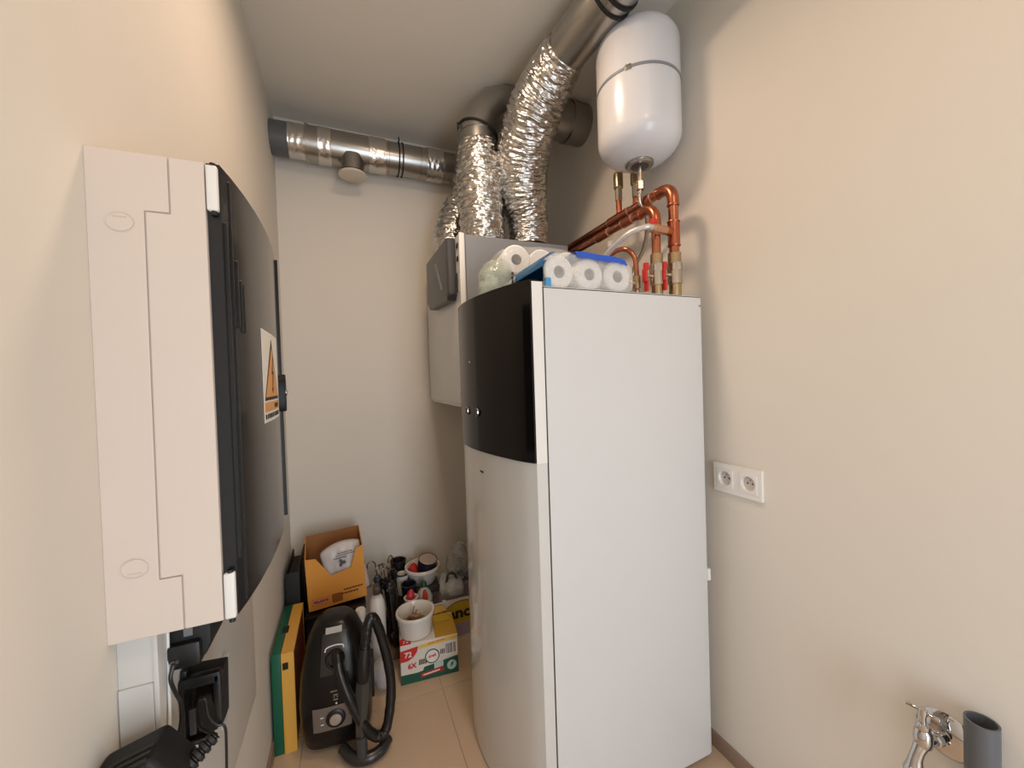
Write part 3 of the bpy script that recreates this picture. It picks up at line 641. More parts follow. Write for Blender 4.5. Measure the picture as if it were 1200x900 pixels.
t = Thing('water_tap', 'chrome bib tap with round wall rosette and T handle low on right wall', 'tap', (XR, .478, .60))
ty, tz = .472, .602
t.part('rosette', lathe(BM(), [(0, -.004), (.052, -.004), (.054, .001), (.046, .007), (.022, .012), (0, .013)], (XR - .004, ty, tz), (-1, 0, 0), 40), chrome)
t.part('neck', lathe(BM(), [(.012, 0), (.012, .02), (.016, .023), (.016, .034), (.012, .037), (.012, .066)], (XR - .012, ty, tz), (-1, .18, 0), 24), chrome)
t.part('tap_body', lathe(BM(), [(.010, -.012), (.0165, -.004), (.018, .01), (.0165, .028), (.013, .034), (.0145, .038), (.0145, .046), (.009, .05), (0, .05)], (XR - .080, ty + .012, tz), (0, 0, 1), 28), chrome)
bm = BM(); p = spline([(XR - .078, ty + .012, tz + .004), (XR - .088, ty + .016, tz - .014), (XR - .094, ty + .020, tz - .036), (XR - .096, ty + .022, tz - .058)], 6); tube(bm, p, [.0165 - .004 * math.sin(PI * i / (len(p) - 1)) for i in range(len(p))], 24); sp = t.part('spout', bm, chrome)
bm = BM(); lathe_open(bm, [(.012, 0), (.0165, 0), (.021, .010), (.021, .014), (.014, .014), (.012, 0)], (XR - .096, ty + .022, tz - .056), (0, 0, -1), 28); t.part('spout_lip', bm, chrome, sp)
h = t.part('stem', cyl(BM(), (XR - .080, ty + .012, tz + .045), (XR - .080, ty + .012, tz + .082), .006, 16), chrome)
t.part('stem_hub', cyl(BM(), (XR - .080, ty + .012, tz + .068), (XR - .080, ty + .012, tz + .083), .0085, 16, .001), chrome, h)
t.part('handle_bar', lathe(BM(), [(.0045, 0), (.0052, .002), (.0036, .02), (.0036, .04), (.0052, .058), (.0045, .06)], (XR - .080, ty + .042, tz + .076), (0, -1, 0), 16), chrome, h)
bm = BM(); ring_pipe(bm, (XR - .040, .402, 0), (XR - .040, .402, .706), .0275, .0235, 40)
solo('drain_pipe', bm, pvc_m, 'open grey plastic drain pipe standing against right wall beside the tap', 'pipe', (XR - .040, .402, 0))

# ------------------------------------------------------------------ clutter on the floor
green_pl = mat('green_plastic', (12, 92, 66), .4); yellow_pl = mat('yellow_plastic', (226, 172, 76), .42); brown_in = mat('red_brown', (120, 52, 30), .6)
t = Thing('folding_game_board', 'green and yellow folded tray with red brown face standing on edge against the left wall', 'tray', (-.28, 2.02, 0))
t.part('green_shell', box(BM(), -.3225, -.288, 1.832, 2.222, 0, .412, .004), green_pl)
bm = BM(); box(bm, -.287, -.281, 1.83, 2.22, 0, .41, .002)
for a in ((1.83, 1.842, 0, .41), (2.208, 2.22, 0, .41), (1.842, 2.208, 0, .012), (1.842, 2.208, .398, .41)): box(bm, -.281, -.241, a[0], a[1], a[2], a[3])
t.part('yellow_shell', bm, yellow_pl)
t.part('inner_face', box(BM(), -.281, -.2435, 1.8425, 2.2075, .0125, .3975), brown_in)
t.part('clasp', box(BM(), -.282, -.262, 1.8265, 1.831, .345, .372, .001, 1), black_pl)
t.part('clasp', box(BM(), -.305, -.278, 1.98, 2.03, .408, .4135, .001, 1), black_pl)

navy = mat('navy_plastic', (16, 22, 42), .4); dkcard = mat('dark_card', (40, 32, 28), .8)
t = Thing('storage_crate', 'dark navy storage crate under the orange cardboard box', 'crate', (-.1, 2.33, 0))
bm = BM(); box(bm, -.225, .045, 2.17, 2.48, 0, .02)
for a in ((-.225, .045, 2.17, 2.182), (-.225, .045, 2.468, 2.48), (-.225, -.213, 2.182, 2.468), (.033, .045, 2.182, 2.468)): box(bm, *a, .02, .335)
t.part('tub', bm, navy)
t.part('lid', box(BM(), -.232, .05, 2.163, 2.487, .335, .352, .004), black_pl)
for z in (.30, .265, .23): t.part('rib', box(BM(), -.18, -.03, 2.164, 2.171, z, z + .014, .002), navy)
t.part('latch', box(BM(), -.10, -.06, 2.157, 2.171, .285, .345, .003), black_pl)
t = Thing('dark_folder', 'tall black folder standing between the crate and left wall', 'folder', (-.285, 2.38, 0))
t.part('cover', box(BM(), -.318, -.311, 2.25, 2.55, 0, .565, .002), black_mt); t.part('cover', box(BM(), -.262, -.255, 2.24, 2.55, 0, .585, .002), black_mt)
t.part('spine', box(BM(), -.318, -.255, 2.238, 2.246, 0, .56, .003), black_mt); t.part('page_block', box(BM(), -.310, -.263, 2.26, 2.53, .005, .53), dkcard)

# orange cardboard box with a notch in its front
ocard = mat('orange_card', (222, 150, 58), .62, var=.05, vscale=6); kraft = mat('kraft_inside', (150, 100, 56), .8, var=.05)
t = Thing('cardboard_box', 'orange cardboard display box with notched front tilted on the dark crate', 'box', (-.078, 2.205, .360), rot=(math.radians(-3), math.radians(-2.6), math.radians(3)))
W = .137; H1 = .268; H2 = .325; D = .21
bm = BM(); prism(bm, [(-W, .013), (W, .013), (W, H1 + .01), (W - .034, H1), (W - .066, .175), (-W + .115, .160), (-W + .048, H1 - .006), (-W, H1)], 'y', 0, .003); t.part('front_flap', bm, ocard)
bm = BM(); prism(bm, [(0, .013), (D, .013), (D, H2), (.003, H1)], 'x', -W, -W + .003); t.part('side_flap', bm, ocard)
bm = BM(); prism(bm, [(0, .013), (D, .013), (D, H2), (.003, H1 + .012)], 'x', W - .003, W); t.part('side_flap', bm, ocard)
t.part('back_flap', box(BM(), -W + .003, W - .003, D - .003, D, .013, H2), kraft)
t.part('inner_liner', box(BM(), -W + .0035, -W + .005, .004, D - .004, .02, H1 - .004), kraft); t.part('inner_liner', box(BM(), W - .005, W - .0035, .004, D - .004, .02, H1 - .004), kraft)
t.part('base', box(BM(), -W, W, 0, D, .010, .014), ocard)
redink = mat('red_ink', (176, 52, 48), .6); brink = mat('brown_ink', (150, 84, 28), .6); dkink = mat('dark_brown_ink', (84, 46, 20), .6)
RX = (PI / 2, 0, 0)
pk = mat('pink_print', (226, 150, 120), .6)
t.part('logo_plate', box(BM(), -W + .018, -W + .098, -.0006, 0, .034, .062), redink); t.part('logo_plate', box(BM(), -W + .0195, -W + .0965, -.001, 0, .0355, .0605), pk)
t.text('logo_text', 'MILSANI', .018, mat('maroon_ink', (120, 30, 34), .6), (-W + .058, -.0012, .048), RX, bold=.0006)
t.part('print_patch', box(BM(), -W + .108, -W + .158, -.0008, 0, .022, .066), brink)
for z, x0, n in ((.070, .165, 7), (.052, .155, 6)):
    for k in range(n): t.part('print_line', box(BM(), -W + x0 + k * .0135, -W + x0 + .0115 + k * .0135, -.0008, 0, z, z + .007), dkink)
t = Thing('food_packet', 'white plastic packet with grey print inside the orange cardboard box', 'packet', (-.06, 2.29, .375))
def pillow(cx, cy, cz, w, h, d, tilt, seed):
    bm = BM(); nu, nv = 24, 18; F = []; K = []
    for j in range(nv + 1):
        rf = []; rk = []
        for i in range(nu + 1):
            u = i / nu * 2 - 1; v = j / nv * 2 - 1
            e = (max(0, 1 - u ** 4) * max(0, 1 - v ** 4)) ** .6
            q = d * e + .006 * noise.noise((u * 3 + seed, v * 3, 0)) * (1 if e > 0 else 0)
            rf.append(bm.verts.new((u * w, -q, v * h - .025 * u * u * (v > 0)))); rk.append(bm.verts.new((u * w, q, v * h - .025 * u * u * (v > 0))))
        F.append(rf); K.append(rk)
    for G, flip in ((F, 0), (K, 1)):
        for j in range(nv):
            for i in range(nu):
                f = (G[j][i], G[j][i + 1], G[j + 1][i + 1], G[j + 1][i]); bm.faces.new(f[::-1] if flip else f)
    bmesh.ops.remove_doubles(bm, verts=bm.verts, dist=1e-5)
    bmesh.ops.transform(bm, matrix=Matrix.Translation((cx, cy, cz)) @ Matrix.Rotation(tilt, 4, 'X') @ Matrix.Rotation(math.radians(-12), 4, 'Y'), verts=bm.verts); return bm
pkt = t.part('pouch', pillow(-.045, 2.275, .515, .100, .145, .028, -.12, 3), mat('packet_white', (206, 200, 196), .35), sharp=180)
gink = mat('grey_ink', (90, 84, 82), .6)
for z, x0, n, sk in ((.610, -.08, 7, .12), (.598, -.088, 9, .12), (.584, -.096, 6, .12)):
    for k in range(n):
        xx = x0 + k * .0105; t.part('print_line', box(BM(), xx, xx + .0085, 2.2415 - abs(k - 4) * .0, 2.2455, z + k * .001, z + k * .001 + .003), gink, pkt)
t.part('print_emblem', (lambda b: (prism(b, [(-.058 + .014 * math.cos(a) * (1 + .4 * math.cos(3 * a)), .562 + .014 * math.sin(a) * (1 + .4 * math.cos(3 * a))) for a in [2 * PI * k / 24 for k in range(24)]], 'y', 2.2395, 2.245), b)[1])(BM()), gink, pkt)

# ------------------------------------------------------------------ vacuum cleaner
vac_m = mat('vacuum_black', (20, 18, 18), .3, spec=.35); vac_g = mat('vacuum_grey', (92, 86, 78), .3, metal=.4); silver = mat('silver_panel', (176, 162, 150), .38, metal=.3)
VO = Vector((-.085, 1.835, 0))
t = Thing('vacuum_cleaner', 'black canister vacuum cleaner standing upright with its hose looped in front', 'vacuum', VO, rot=(0, 0, math.radians(-4)))
secs = [(.012, .09, -.05, .08), (.03, .125, -.085, .10), (.08, .137, -.10, .115), (.2, .140, -.112, .12), (.32, .132, -.105, .12), (.42, .112, -.085, .115), (.475, .085, -.06, .105), (.505, .055, -.03, .085), (.515, .02, .0, .06)]
def sec_at(z):
    for A, C in zip(secs, secs[1:]):
        if A[0] <= z <= C[0]:
            u = (z - A[0]) / (C[0] - A[0]); return [A[i] * (1 - u) + C[i] * u for i in range(4)]
    return secs[-1]
NE = 3.2
def vfront(x, z):
    _, hw, yf, yb = sec_at(z); cy = (yf + yb) / 2; hy = (yb - yf) / 2
    return cy - hy * max(0, 1 - min(1, abs(x / hw)) ** NE) ** (1 / NE)
bm = BM(); rings = []
zs = []
for A, C in zip(secs, secs[1:]): zs += [A[0] + (C[0] - A[0]) * k / 3 for k in range(3)]
zs.append(secs[-1][0])
for z in zs:
    _, hw, yf, yb = sec_at(z); cy = (yf + yb) / 2; hy = (yb - yf) / 2; ring = []
    for k in range(44):
        a = 2 * PI * k / 44; c, s_ = math.cos(a), math.sin(a)
        ring.append(bm.verts.new((hw * math.copysign(abs(c) ** (2 / NE), c), cy + hy * math.copysign(abs(s_) ** (2 / NE), s_), z)))
    rings.append(ring)
for A, C in zip(rings, rings[1:]):
    for k in range(44): bm.faces.new((A[k], A[(k + 1) % 44], C[(k + 1) % 44], C[k]))
bm.faces.new(rings[0][::-1]); bm.faces.new(rings[-1])
vb = t.part('body', bm, vac_m, sharp=60)
def vpatch(x0, x1, z0, z1, off, m, name, par=None, nx=12, nz=10, slant=0, th=.004, taper=0):
    bm = BM(); V = []
    for j in range(nz + 1):
        z = z0 + (z1 - z0) * j / nz; row = []; k = 1 - taper * j / nz
        for i in range(nx + 1):
            x = (x0 + x1) / 2 + (x1 - x0) * (i / nx - .5) * k; zz = z + slant * (x - x0)
            row.append(bm.verts.new((x, vfront(x, zz) - off, zz)))
        V.append(row)
    fs = []
    for A, C in zip(V, V[1:]):
        for i in range(nx): fs.append(bm.faces.new((A[i], A[i + 1], C[i + 1], C[i])))
    bmesh.ops.solidify(bm, geom=fs, thickness=th); bmesh.ops.recalc_face_normals(bm, faces=bm.faces); return t.part(name, bm, m, par)
vpatch(-.048, .058, .335, .478, .004, vac_g, 'top_cover', taper=.15)
vpatch(-.028, .033, .478, .495, .010, white_pl, 'carry_handle')
sp = vpatch(-.080, .062, .115, .215, .003, silver, 'control_panel', slant=.0)
for x in (-.05, .09):
    pass
ky, kz = vfront(.0, .165), .165
k = t.part('dial', lathe(BM(), [(.036, 0), (.036, .006), (.030, .010), (.024, .010), (0, .010)], (.004, ky - .003, kz), (0, -1, 0), 32), black_pl)
t.part('dial_cap', lathe(BM(), [(.0225, .008), (.0215, .014), (.012, .016), (0, .016)], (.004, ky - .003, kz), (0, -1, 0), 28), silver, k)
for z in (.145, .175): t.part('icon', box(BM(), -.052, -.040, vfront(-.046, z) - .0045, vfront(-.046, z), z, z + .003), white_m, sp)
t.part('icon', box(BM(), .005, .011, vfront(.008, .222) - .003, vfront(.008, .222), .219, .225), white_m, vb)
for z0, x0, x1 in ((.268, -.012, .0), (.268, .002, .012), (.235, -.002, .014), (.245, -.002, .002), (.245, .010, .014), (.253, -.002, .014)):
    t.part('print_mark', box(BM(), x0, x1, vfront(0, z0) - .0018, vfront(0, z0) + .002, z0, z0 + .0035), silver, vb)
bm = BM(); tube(bm, spline([(-.030, vfront(-.03, .425) - .006, .420), (-.024, vfront(-.02, .435) - .006, .432), (.006, vfront(0, .438) - .006, .438), (.036, vfront(.03, .435) - .006, .434), (.040, vfront(.04, .425) - .006, .424)], 5), .0025, 8); t.part('arrow_print', bm, white_m)
bm = BM(); lathe_open(bm, [(.026, 0), (.037, 0), (.037, .02), (.031, .028), (.026, .028), (.026, 0)], (.008, vfront(.008, .385) + .012, .388), (0, -1, .1), 32); t.part('hose_socket', bm, black_pl)
Rz = Matrix.Rotation(math.radians(4), 3, 'Z')
def loc(p): return Rz @ (Vector(p) - VO)
hose = [(-.076, 1.75, .40), (-.074, 1.715, .408), (-.066, 1.69, .358), (-.034, 1.667, .261), (.017, 1.66, .138), (.064, 1.665, .078), (.099, 1.67, .100), (.122, 1.69, .217), (.117, 1.70, .331), (.087, 1.70, .478), (.062, 1.69, .546), (.043, 1.68, .530), (.030, 1.675, .455), (.026, 1.673, .43)]
bm = BM(); tube(bm, [loc(p) for p in spline(hose, 12)], .0195, 20, True, lambda r, s, a: r + .0008 * math.sin(s * 700)); hs = t.part('hose', bm, mat('hose_black', (22, 21, 21), .3))
bm = BM(); pp = [loc(p) for p in [(.028, 1.674, .445), (.022, 1.671, .40), (.018, 1.668, .345), (.0155, 1.6655, .315)]]; tube(bm, pp, [.021, .026, .027, .020], 20); t.part('hand_grip', bm, black_pl)
bm = BM(); pp = [loc(p) for p in [(.0155, 1.6655, .318), (.010, 1.662, .25), (.004, 1.658, .175), (.002, 1.657, .10)]]; tube(bm, pp, [.024, .026, .021, .019], 4); t.part('grip_tube', bm, mat('tube_grey', (70, 70, 66), .35), sharp=30)
bm = BM(); pp = [loc(p) for p in [(.002, 1.657, .11), (.004, 1.652, .012)]]; tube(bm, pp, .021, 16); t.part('suction_tube', bm, dkgrey)
bm = BM(); nz = [loc(p) for p in spline([(-.07, 1.72, .035), (-.03, 1.665, .026), (.02, 1.645, .024), (.07, 1.655, .026), (.105, 1.69, .035)], 6)]; tube(bm, nz, [.02 + .003 * math.sin(i / (len(nz) - 1) * PI) for i in range(len(nz))], 12); t.part('floor_nozzle', bm, mat('nozzle_smoke', (48, 46, 44), .25))
for sx in (-1, 1): t.part('wheel', cyl(BM(), (sx * .085, .10, .075), (sx * .115, .10, .075), .055, 24, .004), black_pl)
t.part('side_vent', box(BM(), .128, .148, .0, .06, .12, .30, .006), black_mt)

# ------------------------------------------------------------------ bottles, bags and hangers
wht = mat('bottle_white', (226, 220, 210), .4)
t = Thing('cleaning_bottle', 'white plastic bottle with red label just behind the vacuum cleaner', 'bottle', (.02, 2.06, 0))
t.part('bottle_body', lathe(BM(), [(.035, 0), (.042, .01), (.042, .29), (.036, .325), (.022, .352), (.02, .365), (0, .366)], (.02, 2.06, 0), (0, 0, 1), 28), wht)
t.part('cap', lathe(BM(), [(.024, 0), (.024, .028), (.02, .034), (0, .034)], (.02, 2.06, .362), (0, 0, 1), 24), white_pl)
bm = BM(); tube(bm, [(.02, 2.06, .22), (.02, 2.06, .30)], .0426, 28, False); t.part('label', bm, mat('label_red', (196, 60, 46), .5))
t = Thing('spray_jug', 'tall white plastic jug between the orange box and dark hangers', 'jug', (.103, 2.16, 0))
t.part('jug_body', lathe(BM(), [(.045, 0), (.052, .01), (.052, .30), (.048, .35), (.034, .385), (.018, .40), (.016, .415), (0, .416)], (.103, 2.16, 0), (0, 0, 1), 28, sx=1, sy=.8), wht)
t.part('trigger_head', box(BM(), .085, .118, 2.12, 2.175, .41, .45, .006), mat('dark_brown_plastic', (70, 48, 36), .4))
def hanger(i, base, tilt, yaw, label, hook=True):
    t = Thing('clip_hanger', label, 'hanger', base, rot=(tilt[0], tilt[1], yaw), group='dark clip hangers')
    bm = BM(); box(bm, -.014, .014, -.008, .008, .0, .36, .004); t.part('bar', bm, mat('hanger_dark', (34, 26, 24), .32))
    for z in (.05, .30):
        c = t.part('clip', box(BM(), -.022, .022, -.018, .018, z, z + .045, .006), black_pl); t.part('spring', cyl(BM(), (-.024, 0, z + .022), (.024, 0, z + .022), .006, 10), steel, c)
    p = [(0, 0, .36), (0, 0, .41)] + [(-.022 + .022 * math.cos(a), 0, .425 + .022 * math.sin(a)) for a in [k * PI * 1.15 / 8 for k in range(9)]]
    bm = BM(); tube(bm, p, .0032, 8); t.part('hook', bm, mat('hook_steel', (120, 104, 88), .3, metal=1))
hg = [((.200, 2.225, .085), (.0, -.06), .2, 'dark clip hanger with the thickest hook, rightmost of the bundle'),
      ((.185, 2.262, .075), (.0, -.04), -.3, 'dark clip hanger directly behind the rightmost hanger of the bundle'),
      ((.195, 2.305, .055), (.0, -.12), .4, 'dark clip hanger leaning left in the middle of the bundle'),
      ((.160, 2.345, .06), (.0, -.12), .1, 'dark clip hanger leaning left, nearest the white jug'),
      ((.205, 2.37, .03), (.0, .0), .9, 'dark clip hanger turned sideways at the back of the bundle')]
for i, (b, tl, yw, lb) in enumerate(hg): hanger(i, (b[0], b[1], 0.0 + b[2] * 0 + .055), tl, yw, lb)
solo('paper_bundle', box(BM(), .140, .243, 2.20, 2.40, 0, .055, .006), mat('brown_wood', (112, 82, 58), .7), 'flat brown package on floor beneath the dark hangers', 'package', (.19, 2.25, 0))
solo('plastic_bag', blob(BM(), (.105, 2.015, .075), .042, .05, .075, 5, .014, 22, 36, 24, .001), bag_f, 'crumpled translucent plastic bag on floor between vacuum and detergent box', 'bag', (.105, 2.015, 0), sharp=180)

# ------------------------------------------------------------------ detergent box
cardw = mat('carton_white', (228, 218, 206), .5); dgreen = mat('carton_green', (20, 84, 66), .45); dred = mat('carton_red', (208, 44, 40), .5); dyel = mat('carton_yellow', (232, 196, 90), .5); dgold = mat('carton_gold', (196, 152, 48), .5)
t = Thing('detergent_box', 'white and green dishwasher tablet box printed 72 on the floor', 'box', (.335, 1.985, 0), rot=(0, 0, math.radians(-5)))
hw, dd, hh = .142, .20, .196
t.part('carton', box(BM(), -hw, hw, 0, dd, 0, hh, .0015, 1), cardw)
def fp(name, poly, m, lift=.0006): 
    bm = BM(); prism(bm, poly, 'y', -lift, .001); return t.part(name, bm, m)
fp('green_band', [(-hw, 0), (hw, 0), (hw, .088), (.02, .072), (-.03, .066), (-.035, .05), (-.06, .046), (-hw, .048)], dgreen)
fp('red_corner', [(-hw, .112), (-hw, .168), (-.055, .178), (-.062, .150), (-.08, .128), (-.105, .114)], dred)
fp('yellow_strip', [(-.055, .162), (hw, .176), (hw, .194), (-.05, .180)], dyel)
fp('barcode_plate', [(.075, .094), (hw - .002, .098), (hw - .002, .168), (.075, .164)], white_m, .0008)
x = .08
for k, wd in enumerate((.003, .002, .004, .002, .003, .005, .002, .003, .004)):
    if k != 6: t.part('barcode_bar', box(BM(), x, x + wd, -.0012, 0, .108, .158), ink)
    x += wd + .0026
circ = lambda cx, cz, r: [(cx + r * math.cos(2 * PI * k / 30), cz + r * math.sin(2 * PI * k / 30)) for k in range(30)]
fp('logo_ring', circ(.012, .112, .036), ink, .0008); fp('logo_disc', circ(.012, .112, .031), white_m, .0011)
fp('seal', circ(.108, .045, .024), mat('seal_mint', (178, 214, 202), .5), .0009)
fp('seal_leaf', [(.10, .035), (.106, .055), (.118, .062), (.113, .044)], dgreen, .0012)
fp('red_strip', [(-.045, .018), (.055, .028), (.055, .046), (-.045, .036)], dred, .0009); fp('strip_print', [(-.035, .024), (.048, .032), (.048, .038), (-.035, .030)], white_m, .0012)
fp('silver_tab', [(.02, .045), (.066, .05), (.066, .082), (.02, .078)], mat('tab_mint', (196, 208, 196), .4), .001)
fp('red_star', [(.058 + (.016 if k % 2 else .009) * math.cos(2 * PI * k / 16), .034 + (.016 if k % 2 else .009) * math.sin(2 * PI * k / 16)) for k in range(16)], redink, .0013)
for k in range(4): fp('tablet_print', [(-.055 + k * .010, .082), (-.048 + k * .010, .082), (-.045 + k * .010, .108), (-.052 + k * .010, .108)], ink, .0007)
for k in range(3): fp('tablet_print', [(.052 + k * .008, .112), (.057 + k * .008, .112), (.059 + k * .008, .136), (.054 + k * .008, .136)], ink, .0007)
t.text('count_text', '72', .036, white_m, (-.105, -.0014, .144), RX, bold=.001); t.text('multi_text', '6X', .034, dred, (-.088, -.0014, .085), RX, bold=.0012)
t.text('brand_text', 'dreft', .020, dred, (.012, -.0016, .114), (PI / 2, -.12, 0), bold=.0006); t.text('promo_text', 'MEGA PROMO', .013, dred, (.035, -.0014, .181), (PI / 2, -.075, 0))
t.part('top_red', box(BM(), -hw, -.09, .0, .05, hh, hh + .0006), dred)
t.part('top_gold', box(BM(), .03, hw, .004, dd - .01, hh, hh + .0006), dgold)
t.text('top_text', '72', .03, white_m, (-.115, .022, hh + .0008), (0, 0, 0)); 
# white bowl on the detergent box
ceram = mat('ceramic_white', (232, 224, 212), .22, coat=.3)
def bowl(t, c, r0, r1, h, m):
    prof = [(0, 0), (r0 - .004, 0), (r0, .004), (r1 - .006, h - .022), (r1, h - .018), (r1 + .002, h - .006), (r1, h), (r1 - .007, h), (r1 - .010, h - .006), (r0 - .006, .010), (0, .008)]
    return t.part('bowl_wall', lathe(BM(), prof, c, (0, 0, 1), 44), m)
bc = (.283, 2.075, .199)
t = Thing('bowl', 'white ceramic bowl with dried herbs standing on the detergent box', 'bowl', bc)
bowl(t, bc, .078, .096, .115, ceram)
t = Thing('herb_bundle', 'small heap of grey dried stalks lying in the white bowl', 'herbs', (bc[0], bc[1], bc[2] + .012))
for k in range(26):
    a = random.uniform(0, 2 * PI); q = random.uniform(0, .05); z = bc[2] + .050 + random.uniform(.2, 1) * (.055 - q)
    p0 = Vector((bc[0] + q * math.cos(a), bc[1] + q * math.sin(a), z)); d = Vector((random.uniform(-1, 1), random.uniform(-1, 1), random.uniform(-.1, .3))).normalized() * .022
    bm = BM(); tube(bm, [p0 - d, p0, p0 + d + Vector((0, 0, .004))], [.004, .006, .003], 6); t.part('stalk', bm, mat('herb_grey', (130, 120, 98), .8) if k % 4 else mat('herb_pink', (206, 128, 104), .8))
t.part('leaf_mound', blob(BM(), (bc[0], bc[1], bc[2] + .036), .066, .066, .034, 3, .010, 30, 32, 20, bc[2] + .012), mat('herb_dark', (112, 104, 88), .85), sharp=180)
bm = BM(); tube(bm, [(bc[0] - .03, bc[1], bc[2] + .05), (bc[0] + .0, bc[1] + .02, bc[2] + .125)], .003, 6); t.part('long_stalk', bm, mat('herb_grey', (130, 120, 98), .8))

# ------------------------------------------------------------------ fruit carton and what is on it
t = Thing('fruit_carton', 'white cardboard fruit carton with yellow oval print lettered ano', 'box', (.53, 2.36, 0))
bm = BM(); x0, x1, y0, y1 = .40, .72, 2.215, 2.54
box(bm, x0, x1, y0, y1, 0, .006)
for a in ((x0, x1, y0, y0 + .006), (x0, x1, y1 - .006, y1), (x0, x0 + .006, y0 + .006, y1 - .006), (x1 - .006, x1, y0 + .006, y1 - .006)): box(bm, *a, .006, .235)
t.part('carton', bm, mat('fruit_white', (216, 206, 198), .6))
oy = mat('oval_yellow', (200, 166, 40), .5)
def ova(cx, cz, rx, rz): return [(cx + rx * math.cos(2 * PI * k / 40), cz + rz * math.sin(2 * PI * k / 40)) for k in range(40)]
bm = BM(); prism(bm, ova(.565, .125, .126, .098), 'y', y0 - .0006, y0); ob = t.part('oval_border', bm, ink)
bm = BM(); prism(bm, ova(.565, .125, .122, .094), 'y', y0 - .0012, y0); t.part('oval_print', bm, oy)
t.text('oval_text', 'ano', .085, ink, (.556, y0 - .0016, .152), RX, sx=1.15, bold=.0035)
bm = BM(); prism(bm, [(.50, .02), (.66, .02), (.66, .095), (.50, .095)], 'y', y0 - .0018, y0); t.part('label_print', bm, mat('lilac_print', (176, 160, 172), .6))
t.part('tab', box(BM(), .455, .475, y0, y0 + .006, .235, .245, .002), cardw)
t = Thing('yellow_flap', 'loose yellow card flap leaning between white bowl and fruit carton', 'card', (.45, 2.2, .198))
bm = BM(); prism(bm, [(.385, 2.11), (.47, 2.10), (.475, 2.17), (.39, 2.175)], 'z', .199, .2015); t.part('flat_sheet', bm, oy)
bm = BM(); V = [(.40, 2.185, .20), (.475, 2.19, .20), (.462, 2.200, .222), (.43, 2.203, .232), (.405, 2.202, .228)]
A = [bm.verts.new(p) for p in V]; C = [bm.verts.new((p[0], p[1] + .003, p[2])) for p in V]
bm.faces.new(A); bm.faces.new(C[::-1]); [bm.faces.new((A[i], C[i], C[(i + 1) % 5], A[(i + 1) % 5])) for i in range(5)]; bmesh.ops.recalc_face_normals(bm, faces=bm.faces); t.part('bent_sheet', bm, dgold)
# dark carton that carries the small kitchen things
CZ = .235
t = Thing('dark_carton', 'dark open carton on floor behind detergent box holding kitchen things', 'box', (.31, 2.4, 0))
bm = BM(); box(bm, .245, .398, 2.20, 2.58, 0, CZ - .004, .002); t.part('carton', bm, dkcard); t.part('top_sheet', box(BM(), .247, .396, 2.202, 2.578, CZ - .004, CZ), black_mt)
b2 = (.385, 2.43, .275)
solo('kitchen_tray', box(BM(), .29, .47, 2.34, 2.57, .236, .275, .006), mat('tray_dark', (54, 46, 42), .5), 'low dark tray under the white mixing bowl', 'tray', (.40, 2.45, .236))
t = Thing('mixing_bowl', 'white bowl holding a navy jar and red cloth near back wall', 'bowl', b2)
bowl(t, b2, .07, .104, .10, ceram)
t = Thing('navy_jar', 'navy blue jar with pale lid tipped inside the white mixing bowl', 'jar', (b2[0] + .02, b2[1], b2[2] + .05), rot=(.25, .12, 0))
t.part('jar_body', lathe(BM(), [(.045, 0), (.056, .01), (.058, .07), (.052, .085), (0, .085)], (0, 0, 0), (0, 0, 1), 30), navy)
t.part('lid', lathe(BM(), [(.054, 0), (.054, .010), (.048, .014), (0, .013)], (0, 0, .083), (0, 0, 1), 30), mat('lid_taupe', (176, 158, 146), .4)); 
bm = BM(); lathe_open(bm, [(.0545, 0), (.0575, 0), (.0575, .012), (.0545, .012), (.0545, 0)], (0, 0, .083), (0, 0, 1), 30); t.part('lid_rim', bm, navy)
t.part('label', box(BM(), .022, .05, -.057, -.040, .02, .035), white_m)
solo('red_cloth', blob(BM(), (b2[0] - .055, b2[1] - .01, b2[2] + .075), .028, .035, .045, 17, .010, 26), mat('cloth_red', (176, 36, 30), .7), 'small red cloth stuffed in the left of the mixing bowl', 'cloth', (b2[0] - .055, b2[1] - .01, b2[2] + .03), sharp=180)
# bottle with red label and green cap
q = (.362, 2.265, CZ)
t = Thing('sauce_bottle', 'small clear bottle with green cap and red label before the mixing bowl', 'bottle', q)
t.part('bottle_body', lathe(BM(), [(.038, 0), (.046, .008), (.046, .035), (.034, .066), (.017, .085), (.014, .094), (0, .094)], q, (0, 0, 1), 28), mat('bottle_grey', (176, 172, 162), .2))
t.part('cap', lathe(BM(), [(.016, 0), (.016, .02), (.012, .026), (0, .026)], (q[0], q[1], q[2] + .092), (0, 0, 1), 20), mat('cap_green', (22, 74, 48), .4))
bm = BM(); prism(bm, [(q[0] + .015 * math.cos(a), q[2] + .052 + .032 * math.sin(a)) for a in [2 * PI * k / 20 for k in range(20)]], 'y', q[1] - .0475, q[1] - .012); t.part('label', bm, mat('label_red', (196, 60, 46), .5))
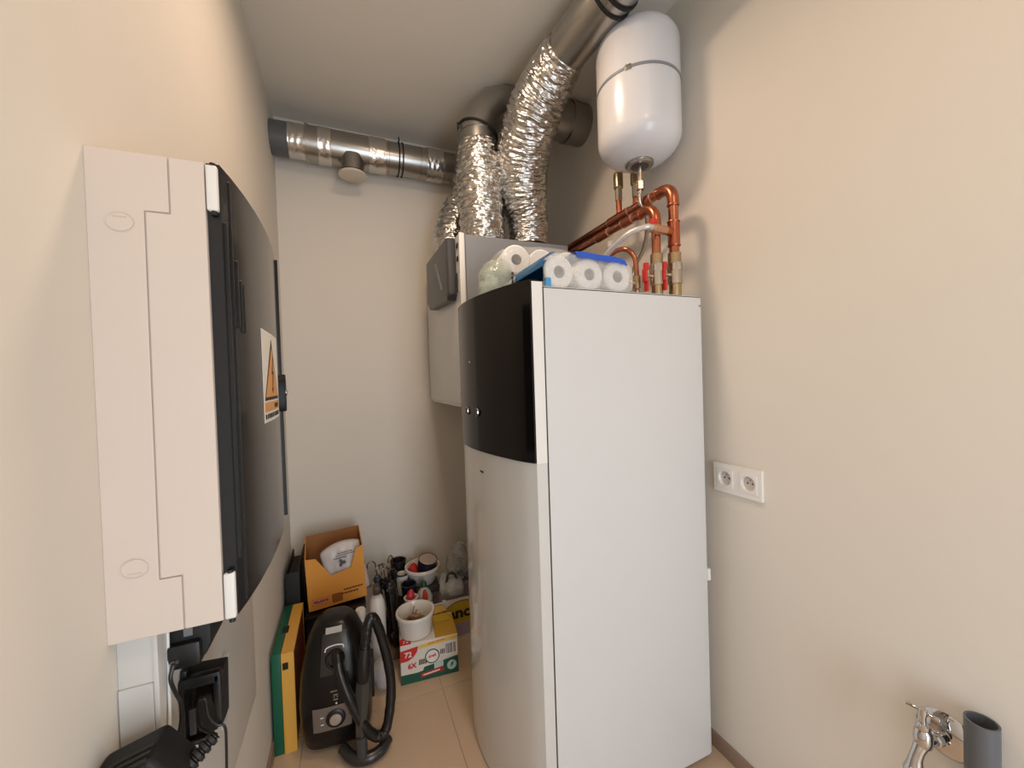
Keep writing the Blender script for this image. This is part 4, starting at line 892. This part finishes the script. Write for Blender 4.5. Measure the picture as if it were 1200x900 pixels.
# stacked cups on the left
def cup(name, c, r, h, m, lab, lid=None):
    t = Thing(name, lab, 'cup', c)
    t.part('cup_wall', lathe(BM(), [(0, 0), (r * .78, 0), (r, h), (r - .004, h), (r * .75, .006), (0, .005)], c, (0, 0, 1), 30), m)
    t.part('rim', lathe_open(BM(), [(r - .004, 0), (r + .003, 0), (r + .003, .006), (r - .004, .006), (r - .004, 0)], (c[0], c[1], c[2] + h - .004), (0, 0, 1), 30), lid or m)
cup('cup', (.285, 2.315, CZ), .042, .10, navy, 'navy cup left of the green capped bottle')
cup('cup', (.284, 2.226, CZ), .036, .068, ceram, 'white cup with navy base in front of the navy cup')
cup('cup', (.262, 2.42, CZ), .036, .12, ceram, 'white cup behind the navy cup, next to mixing bowl', navy)
cup('cup', (.255, 2.54, CZ), .045, .15, black_mt, 'black cup at the very back left of mixing bowl')
solo('red_pepper', blob(BM(), (.284, 2.226, .300), .022, .020, .046, 31, .006, 20, 28, 18), mat('pepper_red', (196, 50, 52), .3), 'red pepper shaped toy standing in the small white cup', 'toy', (.284, 2.226, .254), sharp=180)
# plastic bags on the fruit carton
solo('plastic_bag', blob(BM(), (.535, 2.335, .262), .075, .095, .052, 41, .022, 20, 48, 30, .237), bag_f, 'crumpled clear plastic bag lying on the white fruit carton', 'bag', (.52, 2.36, .237), sharp=180)
solo('plastic_bag', blob(BM(), (.605, 2.40, .36), .06, .08, .115, 47, .03, 16, 44, 30, .24), film('bag_film_thin', (196, 194, 190), .4, .2), 'tall clear plastic bag standing at the back of the fruit carton', 'bag', (.605, 2.40, .24), sharp=180)
solo('dark_bottle', lathe(BM(), [(.03, 0), (.036, .008), (.036, .08), (.014, .11), (.012, .15), (0, .15)], (.615, 2.40, .241), (0, 0, 1), 24), mat('slate_blue', (70, 80, 92), .3), 'slate grey bottle wrapped in the tall clear bag', 'bottle', (.615, 2.40, .241))
bm = BM(); tube(bm, spline([(.50, 2.30, .30), (.515, 2.30, .35), (.55, 2.30, .34), (.575, 2.30, .30), (.66, 2.30, .295)], 6), .008, 10); solo('grey_strap', bm, dkgrey, 'dark grey curved strap lying over the clear bag', 'strap', (.50, 2.30, .30))
